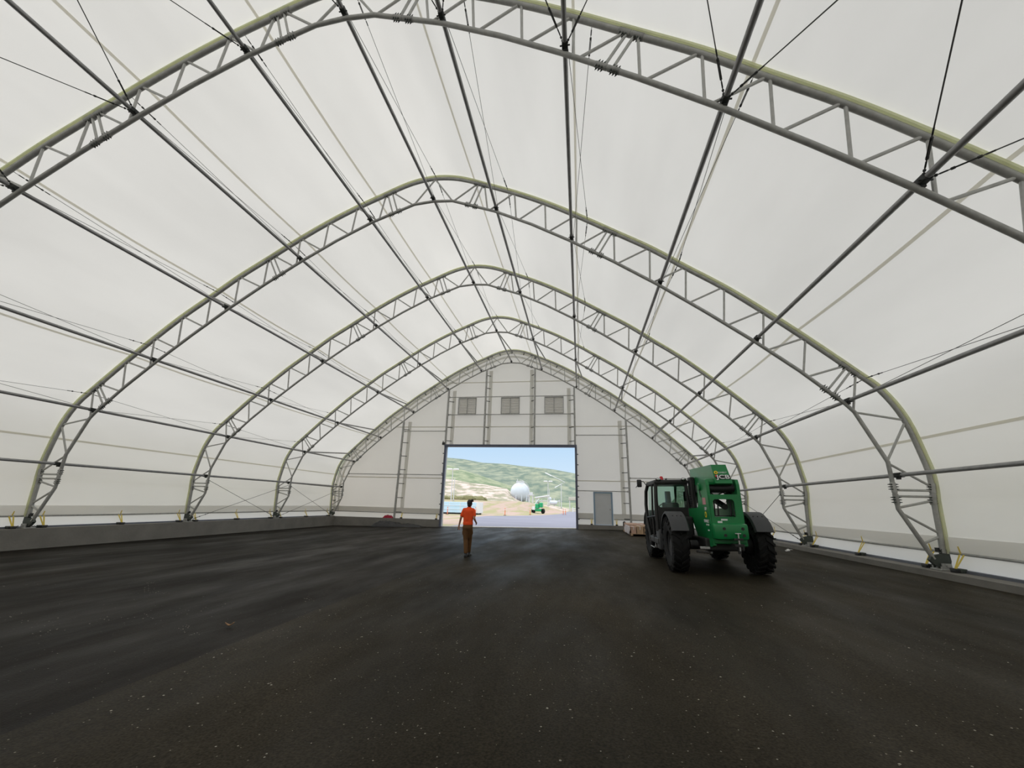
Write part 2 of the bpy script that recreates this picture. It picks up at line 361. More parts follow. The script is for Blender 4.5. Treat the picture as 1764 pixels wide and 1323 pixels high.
m_ = MB(); m_.box((0, Y5 + 0.36, -0.47), (9.96, 0.52, 0.12)); o = build(m_, 'trim_3', 'concrete_lt'); o.rotation_euler = (0, -0.0195, 0); o.location = (0, 0, 0.06)
tag(o, 'pale concrete threshold across the foot of the big doorway', 'threshold', kind='structure')

# membrane roof, one panel to a bay
FAB = [(x + 0.0, z) for x, z in OUTS]
def outward(P, d):                    # move a left-to-right profile outwards (up / to the sides)
    R_ = []
    for i, p in enumerate(P):
        a = P[max(i - 1, 0)]; b = P[min(i + 1, len(P) - 1)]; tx, tz = b[0] - a[0], b[1] - a[1]; l = math.hypot(tx, tz)
        R_.append((p[0] - tz / l * d, p[1] + tx / l * d))
    return R_
SKIN = outward(OUT_FULL, 0.14)
SKIN = [(SKIN[0][0], 0.02)] + SKIN + [(SKIN[-1][0], 0.02)]
edges = [YB, Y0 - 2 * BAY, Y0 - BAY, Y0] + TY[:4] + [YW]
ceiling = empty('ceiling', (0, 0, 0)); tag(ceiling, 'white translucent membrane roof stretched over the arch trusses', 'roof', kind='structure')
for bi in range(len(edges) - 1):
    a, b = edges[bi], edges[bi + 1]; nY = 6; vs = []; fs = []; n = len(SKIN)
    for j in range(nY + 1):
        t = j / nY; y = a + (b - a) * t; sag = 0.05 * math.sin(math.pi * t)
        for i, (x, z) in enumerate(outward(SKIN, -sag)): vs.append((x, y, z))
    for j in range(nY):
        for i in range(n - 1):
            q = j * n + i; fs.append((q, q + 1, q + n + 1, q + n))
    m_ = MB(); m_.add(vs, fs); me = m_.mesh('membrane_panel', True)
    pnl = link('membrane_panel', me, M['fabric'], ceiling)
    if bi < 3: continue
    inner = outward(OUT_FULL, 0.075); ys = [a + (b - a) * j / 6 for j in range(7)]
    for sx in (-11.6, -8.45, -5.3, -2.35, 1.55, 5.3, 8.45, 11.6, 'L', 'R'):
        m_ = MB(); vs = []
        for j, y in enumerate(ys):
            sag = 0.05 * math.sin(math.pi * j / 6)
            P = outward(OUT_FULL, 0.125 - sag)
            if sx in ('L', 'R'):
                c = (13.93, 3.2); pt = min(P, key=lambda q: (q[0] - (c[0] if sx == 'R' else -c[0])) ** 2 + (q[1] - c[1]) ** 2); d_ = Vector((0, 0, 1))
            else:
                pt = at_x(P, sx); p2 = at_x(P, sx + 0.1); d_ = Vector((p2[0] - pt[0], 0, p2[1] - pt[1])).normalized()
            c_ = Vector((pt[0], y, pt[1])); vs += [c_ - d_ * 0.035, c_ + d_ * 0.035]
        m_.add(vs, [(2 * j, 2 * j + 1, 2 * j + 3, 2 * j + 2) for j in range(6)])
        build(m_, 'seam', 'seam', pnl)
# valance bands and hem pipes along both eaves
for s_, nm in ((-1, 'left'), (1, 'right')):
    band = empty('wall_' + nm, (s_ * 13.9, 0, 0)); tag(band, 'grey membrane valance and hem pipe along the foot of the %s roof side' % nm, 'valance', kind='structure')
    m_ = MB(); xa = s_ * 13.94 - s_ * 13.9
    m_.add([(xa, YB, 0.40), (xa, YW, 0.40), (xa + s_ * 0.02, YW, 0.76), (xa + s_ * 0.02, YB, 0.76)], [(0, 1, 2, 3)]); build(m_, 'valance', 'fabric_band', band)
    m_ = MB(); m_.tube((xa, YB, 0.40), (xa, YW - 0.05, 0.40), 0.03, 8); build(m_, 'hem_pipe', 'steel', band, True)

# back end wall, behind the camera
vs = []; fs = []; K = 48
for i in range(K + 1):
    x = -13.98 + 27.96 * i / K; top = at_x([(-q[0], q[1]) for q in OUTS[:44][::-1]] + OUTS[:44], max(-13.9, min(13.9, x)))[1] + 0.1
    vs += [(x, YB, fz(x)), (x, YB, top)]
m_ = MB(); m_.add(vs, [(2 * i, 2 * i + 1, 2 * i + 3, 2 * i + 2) for i in range(K)])
o = build(m_, 'wall_back', 'fabric_wall'); tag(o, 'white membrane end wall behind the viewer', 'wall', kind='structure')

# far end wall with the two openings
DX, DZ = 4.96, 5.40                # big doorway half width / head height
MDX0, MDX1, MDZ = 6.16, 7.46, 2.22
def wall_top(x):
    ax = abs(x)
    if ax >= 13.93: return 2.6
    P = [q for q in OUTS if True]
    for a, b in zip(P, P[1:]):
        if a[0] <= ax <= b[0] and b[0] > a[0]: return a[1] + (ax - a[0]) / (b[0] - a[0]) * (b[1] - a[1]) + 0.13
    return 2.6
xs = sorted(set([-13.98, -13.9, -13.8, -13.6, 13.6, 13.8, 13.9, 13.98, -DX, DX, MDX0, MDX1] + [round(-13.5 + 0.5 * i, 3) for i in range(55)]))
m_ = MB()
for a, b in zip(xs, xs[1:]):
    mid = (a + b) / 2; lo = DZ if abs(mid) < DX else (MDZ if MDX0 < mid < MDX1 else -0.0)
    m_.add([(a, YW, lo), (b, YW, lo), (b, YW, wall_top(b)), (a, YW, wall_top(a))], [(0, 1, 2, 3)])
wallf = build(m_, 'wall_far', 'fabric_wall'); tag(wallf, 'white membrane end wall around the big open doorway', 'wall', kind='structure')
for z_, x0, x1 in ((6.98, -9.4, 9.4), (3.0, -13.9, -DX), (3.0, DX, 13.9), (10.6, -5.3, 5.3)):
    m_ = MB(); m_.box(((x0 + x1) / 2, YW - 0.012, z_), (x1 - x0, 0.012, 0.05)); build(m_, 'seam', 'seam', wallf)
for x0, x1 in ((-13.85, -DX - 0.05), (DX + 0.05, MDX0 - 0.05), (MDX1 + 0.05, 13.85)):
    m_ = MB(); m_.box(((x0 + x1) / 2, YW - 0.03, 0.58), (x1 - x0, 0.03, 0.38)); build(m_, 'valance', 'fabric_band', wallf)
    m_ = MB(); m_.tube((x0, YW - 0.07, 0.39), (x1, YW - 0.07, 0.39), 0.03, 8); build(m_, 'hem_pipe', 'steel', wallf, True)
# cream sleeve that edges the end wall inside the last truss
P_ = [(q[0], q[1]) for q in outward(OUT_FULL, -0.42) if q[1] > 0.3]
m_ = MB(); m_.path([(x, YW - 0.09, z) for x, z in P_], 0.075, 8); build(m_, 'edge_sleeve', 'sleeve', wallf, True)
P_ = [(q[0], q[1]) for q in outward(OUT_FULL, -0.06) if q[1] > 0.3]
m_ = MB(); m_.path([(x, YW - 0.05, z) for x, z in P_], 0.10, 8); build(m_, 'edge_sleeve', 'sleeve', wallf, True)
for i in range(6, len(P_) - 6, 6):                  # small brackets that hold the sleeve
    x, z = P_[i]; a_, b_ = P_[i - 1], P_[i + 1]; ang = math.atan2(b_[1] - a_[1], b_[0] - a_[0])
    m_ = MB(); m_.box((x, YW - 0.16, z), (0.05, 0.1, 0.28), Matrix.Rotation(-ang, 3, 'Y')); build(m_, 'sleeve_bracket', 'steel_dark', wallf)

# ------------------------------------------------------------------ arch trusses
RO, RI, RW = 0.063, 0.052, 0.031
def truss_parts():
    parts = []
    m_ = MB(); m_.path([(x, 0, z) for x, z in OUT_FULL], RO, 10); parts.append(('outer_chord', m_.mesh('outer_chord', True), M['steel'], []))
    m_ = MB(); m_.path([(x, 0, z) for x, z in INN_FULL], RI, 10); parts.append(('inner_chord', m_.mesh('inner_chord', True), M['steel'], []))
    m_ = MB(); K_ = [q for q in outward(OUT_FULL, 0.10)]
    n = len(K_); vs = []
    K2 = outward(OUT_FULL, 0.05)
    for (x, z), (x2, z2) in zip(K_, K2): vs += [(x2, -0.085, z2), (x2, 0.085, z2), (x, 0.085, z), (x, -0.085, z)]
    m_.add(vs, [(4 * i + k, 4 * i + (k + 1) % 4, 4 * i + 4 + (k + 1) % 4, 4 * i + 4 + k) for i in range(n - 1) for k in range(4)])
    parts.append(('keder_strip', m_.mesh('keder_strip', True), M['keder'], []))
    O = lambda x: at_x(OUTS, x); I = lambda x: at_x(INN, x)
    W = [((0, 13.12), (0.75, 12.05)), ((1.67, 12.70), (0.80, 12.04)), (O(1.72), I(1.40)), (O(1.89), I(1.58)), (O(1.96), I(2.11)), (O(3.05), I(2.2)), (O(3.10), I(3.18)),
         (O(4.16), I(3.28)), (O(4.21), I(4.24)), (O(5.26), I(4.34)), (O(5.31), I(5.28)), (O(6.30), I(5.38)), (O(6.34), I(5.86)), (O(6.48), I(6.01)), (O(6.54), I(6.51)),
         (O(7.60), I(6.6)), (O(7.65), I(7.58)), (O(8.65), I(7.68)), (O(8.70), I(8.6)), (O(9.70), I(8.7)), (O(9.75), I(9.62)), (O(10.70), I(9.71)), (O(10.75), I(10.6)),
         (O(11.70), I(10.7)), (O(11.74), I(11.53)), (O(12.6), I(11.62)), (O(12.64), I(12.04)), (O(12.74), I(12.16)), (O(12.83), (12.58, 3.9)),
         ((13.73, 3.64), (12.62, 3.86)), ((13.74, 3.6), (13.12, 2.58)), ((13.97, 1.93), (13.13, 2.5)), ((13.96, 1.84), (13.12, 1.84)), ((13.95, 1.69), (13.12, 1.69)),
         ((13.93, 1.6), (13.12, 1.41)), ((13.89, 0.82), (13.16, 1.28)), ((13.88, 0.76), (13.47, 0.58))]
    for s_ in (-1, 1):
        for k, (a, b) in enumerate(W):
            m_ = MB(); m_.tube((s_ * a[0], 0, a[1]), (s_ * b[0], 0, b[1]), RW, 8); parts.append(('web_brace', m_.mesh('web_brace', True), M['steel_web'], []))
    def sleeve(p, d, r):
        m_ = MB(); n_ = MB(); p = Vector((p[0], 0, p[1])); d = Vector((d[0], 0, d[1])).normalized(); nrm = Vector((-d.z, 0, d.x))
        m_.path([p - d * 0.27, p - d * 0.26, p - d * 0.014, p - d * 0.012, p + d * 0.012, p + d * 0.014, p + d * 0.26, p + d * 0.27], [r, r + 0.007, r + 0.007, r - 0.01, r - 0.01, r + 0.007, r + 0.007, r], 12)
        for sgn in (-1, 1):
            for t in (-0.22, -0.16, -0.10, 0.10, 0.16, 0.22):
                for up in (-1, 1):
                    q_ = p + d * t + Vector((0, sgn * 0.03, 0)); n_.tube(q_ + nrm * up * (r - 0.02), q_ + nrm * up * (r + 0.018), 0.017, 6); n_.tube(q_ + nrm * up * (r + 0.018), q_ + nrm * up * (r + 0.05), 0.009, 5)
        return m_.mesh('splice_sleeve', True), [('splice_bolts', n_.mesh('splice_bolts'), M['steel_dark'])]
    for s_ in (-1, 1):
        for P, x, dx, r in ((OUTS, 1.80, 0.1, RO), (OUTS, 6.42, 0.1, RO), (OUTS, 12.69, 0.06, RO), (INN, 1.49, 0.1, RI), (INN, 5.93, 0.1, RI), (INN, 12.10, 0.06, RI)):
            p = at_x(P, x); q = at_x(P, x + dx); sm, ch = sleeve((s_ * p[0], p[1]), (s_ * (q[0] - p[0]), q[1] - p[1]), r); parts.append(('splice_sleeve', sm, M['steel_splice'], ch))
        for p, d, r in (((13.955, 1.76), (0.05, 0.3), RO), ((13.115, 1.76), (0.0, 0.3), RI)):
            sm, ch = sleeve((s_ * p[0], p[1]), (s_ * d[0], d[1]), r); parts.append(('splice_sleeve', sm, M['steel'], ch))
        m_ = MB()
        poly = [(13.56, 0.30), (13.50, 0.22), (13.62, 0.08), (13.76, 0.07), (13.90, 0.06), (13.95, 0.2), (13.95, 0.42), (13.84, 0.52), (13.78, 0.44), (13.79, 0.36), (13.68, 0.34)]
        m_.prism([(s_ * x, z) for x, z in poly], 'y', -0.045, 0.045); parts.append(('foot_plate', m_.mesh('foot_plate'), M['steel_dark'], []))
        m_ = MB(); m_.rbox((s_ * 13.8 - 0.19, -0.17, 0.0), (s_ * 13.8 + 0.19, 0.17, 0.035), 0.01); m_.box((s_ * 13.8, -0.08, 0.09), (0.2, 0.03, 0.13)); m_.box((s_ * 13.8, 0.08, 0.09), (0.2, 0.03, 0.13))
        m_.tube((s_ * 13.8, -0.13, 0.11), (s_ * 13.8, 0.13, 0.11), 0.03, 8)
        for bx in (-0.15, 0.15):
            for by in (-0.13, 0.13): m_.tube((s_ * 13.8 + bx, by, 0.03), (s_ * 13.8 + bx, by, 0.09), 0.016, 6)
        parts.append(('base_shoe', m_.mesh('base_shoe'), M['steel'], []))
        m_ = MB(); m_.tube((s_ * 13.74, 0.0, 0.41), (s_ * 13.74, 0.0, 0.50), 0.045, 10); parts.append(('plug', m_.mesh('plug'), M['black'], []))
    return parts
PARTS = truss_parts()
ORD = ['nearest the camera, its apex cut by the top edge', 'second from the camera', 'third from the camera', 'fourth from the camera', 'fifth, set against the end wall']
for i, y in enumerate(TY):
    t = empty('arch_truss', (0, y, 0)); tag(t, 'grey steel lattice arch truss ' + ORD[i], 'truss', 'arch trusses')
    for nm, me, mm, ch in PARTS:
        o = link(nm, me, mm, t)
        for cn, cm, cmm in ch: link(cn, cm, cmm, o)['kind'] = 'stuff'

# ------------------------------------------------------------------ purlin lines with clamps and crossed cables
def turnbuckle(m_, a, b):
    a = Vector(a); b = Vector(b); d = (b - a).normalized(); mid = (a + b) / 2
    s_ = d.cross(Vector((0, 0, 1))); s_.normalize()
    m_.tube(mid - d * 0.14 + s_ * 0.014, mid + d * 0.14 + s_ * 0.014, 0.006, 5); m_.tube(mid - d * 0.14 - s_ * 0.014, mid + d * 0.14 - s_ * 0.014, 0.006, 5)
    for t in (-0.15, 0.15): m_.tube(mid + d * (t - 0.02), mid + d * (t + 0.02), 0.022, 6)
    for t in (-0.26, 0.26): m_.tube(mid + d * (t - 0.05), mid + d * (t + 0.05), 0.013, 5)
def node(k):
    p = NODES[abs(k)]; s_ = -1 if k < 0 else 1; q = nearest_out(p); d = Vector((q[0] - p[0], q[1] - p[1])).normalized()
    return (s_ * (p[0] + d.x * 0.105), p[1] + d.y * 0.105), (s_ * q[0], q[1])
NUM = ['', 'first', 'second', 'third', 'fourth', 'fifth', 'lowest']
ys_all = [Y0] + TY
for k in range(-6, 7):
    (px, pz), (ox, oz) = node(k); side = 'left' if k < 0 else 'right'
    root = empty('purlin_line', (px, Y0, pz))
    lab = 'grey ridge purlin tube running under the arch apex' if k == 0 else ('lowest grey purlin tube on the %s wall, with clamps and thin cables' % side if abs(k) == 6 else 'grey purlin tube, %s below the ridge on the %s roof slope' % (NUM[abs(k)], side))
    tag(root, lab, 'purlin', 'purlin lines'); base = Vector((px, Y0, pz))
    def loc(x, y, z): return Vector((x, y, z)) - base
    for b in range(5):
        a_, b_ = ys_all[b], ys_all[b + 1]
        m_ = MB(); m_.tube(loc(px, a_ + 0.05, pz), loc(px, b_ - 0.05, pz), 0.05, 10); build(m_, 'purlin_tube', 'purlin', root, True)
        if b == 4:
            m_ = MB(); m_.tube(loc(px, a_ + 0.1, pz), loc(ox * 0.995, b_, oz - 0.02), 0.045, 10); build(m_, 'fork_tube', 'purlin', root, True)
        if b >= 1:
            if abs(k) < 6 and b < 4:
                for (ax, az, bx, bz, at_b) in ((px, pz, ox, oz, True), (ox, oz, px, pz, False)):
                    A_ = loc(ax + 0.06, a_, az); B_ = loc(bx + 0.06, b_, bz)
                    m_ = MB(); m_.tube(A_, B_, 0.0065, 5); build(m_, 'brace_cable', 'cable', root)
                    m_ = MB(); d = (B_ - A_).normalized()
                    if at_b: turnbuckle(m_, B_ - d * 0.75, B_ - d * 0.15)
                    else: turnbuckle(m_, A_ + d * 0.15, A_ + d * 0.75)
                    build(m_, 'turnbuckle', 'clamp', root)
        # clamp on the truss at the far end of this bay
        m_ = MB(); m_.rbox((-0.06, -0.17, -0.06), (0.06, 0.07, 0.06), 0.02); m_.tube((-0.10, -0.1, -0.03), (0.10, -0.1, -0.03), 0.016, 6); m_.box((0, -0.02, -0.07), (0.07, 0.08, 0.07))
        build(m_, 'clamp', 'clamp', root, loc=loc(px, b_, pz))

# dark diagonal roof cables of the first bay, and wall cables of the far bays
def cable(label, a, b, tb_at_a=True, r=0.010, group='diagonal brace cables'):
    a = Vector(a); b = Vector(b); root = empty('brace_cable', a); tag(root, label, 'cable', group)
    m_ = MB(); d = (b - a).normalized(); m_.tube(Vector((0, 0, 0)) + d * 0.15, b - a, r, 6); build(m_, 'wire_rope', 'cable', root)
    m_ = MB(); turnbuckle(m_, d * 0.22, d * 0.85)
    for q in (0.06, 0.12, 0.18): m_.ball(d * q, 0.024, 6, 4)
    build(m_, 'turnbuckle', 'clamp', root)
for k in range(-3, 5):
    (px, pz), _ = node(k); side = 'left' if k < 0 else 'right'
    where = 'the ridge purlin clamp' if k == 0 else 'the %s %s purlin clamp' % (NUM[abs(k)], side)
    for dk in (-1, 1):
        if k == 0 and dk == 1 or k == -1 and dk == 1: continue
        (qx, qz), _ = node(k + dk)
        cable('dark diagonal cable rising from %s of the nearest truss, %s one' % (where, 'leftmost' if dk < 0 else 'rightmost'), (px, TY[0] - 0.05, pz), (qx, Y0, qz))
for s_, sn, bays in ((-1, 'left', ((2, 'third'), (3, 'fourth'), (1, 'second'))), (1, 'right', ((2, 'third'), (3, 'fourth')))):
    for b, bn in bays:
        nx = ['first', 'second', 'third', 'fourth', 'fifth'][b + 1]
        if b != 1:
            cable('thin cable from the foot of the %s truss up the %s wall' % (bn, sn), (s_ * 13.72, TY[b] + 0.2, 0.12), (s_ * 13.2, TY[b + 1], 2.05), r=0.011)
            cable('thin cable from the foot of the %s truss back up the %s wall' % (nx, sn), (s_ * 13.72, TY[b + 1] - 0.2, 0.12), (s_ * 13.2, TY[b], 2.05), r=0.011)

# ------------------------------------------------------------------ yellow ratchet straps on the curbs
def strap(label, x, y, s_, lean, group):
    root = empty('ratchet_strap', (x, y, 0)); tag(root, label, 'strap', group)
    for dy, nm in ((-0.055, 0), (0.06, 0)):
        m_ = MB(); w = 0.022; a = Vector((0, dy * 0.15, 0.06)); b = Vector((s_ * 0.22, dy, 0.40))
        m_.add([a + Vector((0, -w, 0)), a + Vector((0, w, 0)), b + Vector((0, w, 0)), b + Vector((0, -w, 0)), a + Vector((0.008, -w, 0)), a + Vector((0.008, w, 0)), b + Vector((0.008, w, 0)), b + Vector((0.008, -w, 0))],
               [(0, 1, 2, 3), (7, 6, 5, 4), (0, 4, 5, 1), (2, 6, 7, 3), (0, 3, 7, 4), (1, 5, 6, 2)]); build(m_, 'webbing', 'yellow', root)
    m_ = MB(); b = Vector((s_ * 0.22, 0.02, 0.40)); m_.add([b + Vector((-0.01, -0.02, 0)), b + Vector((-0.01, 0.02, 0)), b + Vector((-0.012, 0.04, 0.16)), b + Vector((-0.012, 0.015, 0.17)), b + Vector((0.0, -0.02, 0)), b + Vector((0.0, 0.02, 0)), b + Vector((-0.002, 0.04, 0.16)), b + Vector((-0.002, 0.015, 0.17))],
               [(0, 1, 2, 3), (7, 6, 5, 4), (0, 4, 5, 1), (2, 6, 7, 3), (0, 3, 7, 4), (1, 5, 6, 2)]); build(m_, 'strap_tail', 'yellow', root)
    m_ = MB(); m_.rbox((-0.05, -0.08, 0.0), (0.05, 0.08, 0.07), 0.012); m_.tube((-0.0, -0.11, 0.06), (0.0, 0.11, 0.06), 0.03, 8); build(m_, 'ratchet', 'black', root, True)
    m_ = MB(); m_.rbox((s_ * 0.12 - 0.07, -0.09, 0.0), (s_ * 0.12 + 0.07, 0.09, 0.09), 0.015); build(m_, 'anchor_block', 'steel_dark', root)
ON = ['nearest', 'second', 'third', 'fourth', 'fifth']
for s_, sn in ((-1, 'left'), (1, 'right')):
    for i in range(1, 5):
        strap('yellow ratchet strap just before the %s foot of the %s truss' % (sn, ON[i]), s_ * 13.70, TY[i] - 0.42, s_, 0, 'curb ratchet straps')
        if i < 4:
            strap('yellow ratchet strap just beyond the %s foot of the %s truss' % (sn, ON[i]), s_ * 13.70, TY[i] + 0.42, s_, 0, 'curb ratchet straps')
            strap('yellow ratchet strap on the %s curb midway between %s and %s truss' % (sn, ON[i], ON[i + 1]), s_ * 13.70, TY[i] + BAY / 2, s_, 0, 'curb ratchet straps')
def wall_strap(label, x):
    root = empty('ratchet_strap', (x, Y5 + 0.1, 0)); tag(root, label, 'strap', 'end wall ratchet straps')
    for dx in (-0.05, 0.05):
        m_ = MB(); m_.add([(dx * .2 - .02, 0, .06), (dx * .2 + .02, 0, .06), (dx + .02, .12, .40), (dx - .02, .12, .40), (dx * .2 - .02, .01, .06), (dx * .2 + .02, .01, .06), (dx + .02, .13, .40), (dx - .02, .13, .40)],
                          [(0, 1, 2, 3), (7, 6, 5, 4), (0, 4, 5, 1), (2, 6, 7, 3), (0, 3, 7, 4), (1, 5, 6, 2)]); build(m_, 'webbing', 'yellow', root)
    m_ = MB(); m_.rbox((-0.08, -0.05, 0), (0.08, 0.05, 0.08), 0.012); build(m_, 'ratchet', 'black', root)
wall_strap('yellow ratchet strap beside the left jamb of the big doorway', -5.35)
wall_strap('yellow ratchet strap left of the grey door', 5.98)
wall_strap('yellow ratchet strap right of the grey door', 7.68)
wall_strap('yellow ratchet strap by the foot of the left wall column', -8.1)

# ------------------------------------------------------------------ end wall columns, girts, louvres, doors
def wall_column(label, x, d, z0, ztop):
    """dark tube at x, pale tube d metres beside it, rungs between"""
    root = empty('wall_column', (x, Y5 + 0.02, z0)); tag(root, label, 'column', 'end wall columns')
    H = ztop - z0
    m_ = MB(); m_.rbox((-0.065, -0.07, 0), (0.065, 0.07, H), 0.015); build(m_, 'front_post', 'steel', root)
    m_ = MB(); m_.box((d, 0.275, (H + (0.0 if z0 > 1 else 0.75)) / 2), (0.28, 0.02, H - (0.0 if z0 > 1 else 0.75))); build(m_, 'post_shadow_strip', 'sleeve', root)  # flat strip, dimmer than the membrane: outer post's shadow showing through
    z = 0.45
    while z < H - 0.2:
        m_ = MB(); m_.box((d / 2, 0.14, z), (math.hypot(d, 0.24), 0.045, 0.045), Matrix.Rotation(math.atan2(0.24, d) if d > 0 else math.atan2(-0.24, -d), 3, 'Z')); build(m_, 'rung', 'steel_dark', root); z += 1.05
def inn_top(x): return at_x(INN, abs(x))[1] - 0.03
wall_column('tall ladder column on the left part of the end wall', -8.62, 0.42, 0.0, inn_top(8.62))
wall_column('ladder column above the left jamb of the big doorway', -5.03, 0.40, DZ, inn_top(5.03))
wall_column('ladder column left of the middle louvre above the doorway', -1.98, 0.30, DZ, inn_top(1.98))
wall_column('ladder column right of the middle louvre above the doorway', 1.91, -0.28, DZ, inn_top(1.91))
wall_column('ladder column above the right jamb of the big doorway', 4.93, -0.42, DZ, inn_top(4.93))
wall_column('tall ladder column right of the grey door', 8.64, -0.42, 0.0, inn_top(8.64))
def girt(label, x0, x1, z, m='steel', r=0.03):
    root = MB(); root.rbox((x0, -r, -r), (x1, r, r), 0.008)
    root.box((x0 + 0.03, 0, 0), (0.06, 0.09, 0.12)); root.box((x1 - 0.03, 0, 0), (0.06, 0.09, 0.12))
    o = build(root, 'wall_girt', m, loc=(0, Y5 + 0.06, z)); tag(o, label, 'girt', 'end wall girts')
girt('horizontal steel girt above the three louvres', -4.95, 4.87, 9.33)
girt('horizontal steel girt below the three louvres', -4.95, 4.87, 7.90)
girt('upper girt between left column and doorway column', -8.5, -5.1, 6.60)
girt('long lower girt on the left part of the end wall', -12.85, -8.7, 3.22)
girt('lower girt between the left ladder column and the doorway', -8.52, -5.1, 3.24)
girt('upper girt between doorway and right ladder column', 5.0, 8.55, 6.28)
girt('girt running over the head of the grey door', 5.0, 8.56, 2.29)
girt('girt right of the right ladder column, behind the machine', 8.72, 12.85, 3.22)
for nm, xc in (('left', -3.50), ('middle', -0.03), ('right', 3.38)):
    root = empty('louvre_vent', (xc, YW - 0.12, 7.94)); tag(root, 'grey slatted louvre above the doorway, %s of three' % ('the middle one' if nm == 'middle' else nm + 'most'), 'louvre', 'end wall louvres')
    m_ = MB(); m_.ring([(-0.74, 0), (0.74, 0), (0.74, 1.36), (-0.74, 1.36)], [(-0.68, 0.06), (0.68, 0.06), (0.68, 1.30), (-0.68, 1.30)], 'y', -0.05, 0.05); m_.box((0, -0.02, 0.68), (0.05, 0.08, 1.26)); build(m_, 'frame', 'steel', root)
    m_ = MB(); m_.box((0, 0.035, 0.05), (0.64, 0.012, 0.095), Matrix.Rotation(math.radians(36), 3, 'X')); sl = m_.mesh('slat')
    for sx in (-0.345, 0.345):
        for i in range(10): link('slat', sl, M['slat'], root, (sx, 0, 0.065 + i * 0.125))
# doorway frame
d1 = empty('door_1', (0, Y5, 0)); tag(d1, 'slate blue steel frame of the big open doorway', 'doorway', kind='structure')
m_ = MB(); m_.rbox((-DX - 0.09, -0.12, DZ - 0.02), (DX + 0.09, 0.34, DZ + 0.15), 0.02); build(m_, 'header', 'door_frame', d1)
for s_ in (-1, 1):
    m_ = MB(); m_.rbox((s_ * (DX + 0.02) - 0.075, -0.1, fz(s_ * 5)), (s_ * (DX + 0.02) + 0.075, 0.10, DZ), 0.015); build(m_, 'jamb', 'door_frame', d1)
    m_ = MB(); m_.rbox((s_ * (DX + 0.02) - 0.05 - s_ * 0.03, 0.10, fz(s_ * 5)), (s_ * (DX + 0.02) + 0.05 - s_ * 0.03, 0.34, DZ), 0.01); build(m_, 'guide_rail', 'concrete_lt', d1)
    for i in range(7):
        m_ = MB(); m_.tube((s_ * (DX + 0.09), -0.06, 0.35 + i * 0.75), (s_ * (DX + 0.19), -0.06, 0.35 + i * 0.75), 0.035, 6); build(m_, 'stud', 'steel_dark', d1)
m_ = MB(); m_.rbox((-DX - 0.28, -0.16, DZ + 0.1), (-DX - 0.08, 0.02, DZ + 0.3), 0.02); m_.tube((-DX - 0.22, -0.08, DZ + 0.28), (-DX - 0.22, -0.08, DZ + 0.42), 0.03, 6); build(m_, 'winch', 'black', d1)
# grey personnel door
d2 = empty('door_2', (6.81, YW - 0.1, 0)); tag(d2, 'grey personnel door with blue frame in the end wall', 'door', kind='structure')
m_ = MB(); m_.ring([(-0.66, -0.02), (0.66, -0.02), (0.66, 2.24), (-0.66, 2.24)], [(-0.56, 0.02), (0.56, 0.02), (0.56, 2.14), (-0.56, 2.14)], 'y', -0.07, 0.10); build(m_, 'frame', 'blue_frame', d2)
m_ = MB(); m_.rbox((-0.555, -0.03, 0.03), (0.555, 0.02, 2.13), 0.006); leafd = build(m_, 'door_leaf', 'manual_door', d2)
m_ = MB(); m_.lathe([(0.0, -0.09), (0.03, -0.085), (0.036, -0.06), (0.02, -0.045), (0.02, -0.03), (0.04, -0.028), (0.04, -0.02)], (0.47, 0, 1.07), 'y', 12); build(m_, 'knob', 'chrome', leafd, True)

# ------------------------------------------------------------------ telehandler (built at its own origin, +y is its front)
TH = empty('telehandler', (8.53, 13.02, fz(8.53))); TH.rotation_euler = (0, -0.0195, math.radians(0.5))
tag(TH, 'green and black telescopic handler parked with its rear towards us', 'telehandler')
def th(mb, name, m, parent=None, smooth=False): return build(mb, name, m, parent or TH, smooth)
def arc(cx, cy, r, a0, a1, n): return [(cx + r * math.cos(math.radians(a0 + (a1 - a0) * i / n)), cy + r * math.sin(math.radians(a0 + (a1 - a0) * i / n))) for i in range(n + 1)]
def rrect(x0, x1, z0, z1, r, n=4):
    return arc(x1 - r, z1 - r, r, 0, 90, n) + arc(x0 + r, z1 - r, r, 90, 180, n) + arc(x0 + r, z0 + r, r, 180, 270, n) + arc(x1 - r, z0 + r, r, 270, 360, n)
# chassis
m_ = MB(); m_.rbox((-0.42, -2.2, 0.56), (0.44, 2.3, 0.84), 0.04); m_.rbox((-0.64, -1.05, 0.72), (-0.33, -0.5, 1.30), 0.05); m_.rbox((-0.62, -0.7, 0.46), (0.62, 0.75, 0.75), 0.05); th(m_, 'chassis', 'black')
for y in (-1.5, 1.5):
    m_ = MB(); m_.tube((-0.85, y, 0.64), (0.85, y, 0.64), 0.11, 12); m_.ball((0.0, y, 0.62), 0.22, 12, 8); m_.lathe([(0.0, -0.80), (0.2, -0.80), (0.2, -0.66), (0.1, -0.6)], (0, y, 0.64), 'x', 16); m_.lathe([(0.0, 0.80), (0.2, 0.80), (0.2, 0.66), (0.1, 0.6)], (0, y, 0.64), 'x', 16); th(m_, 'axle', 'black', None, True)
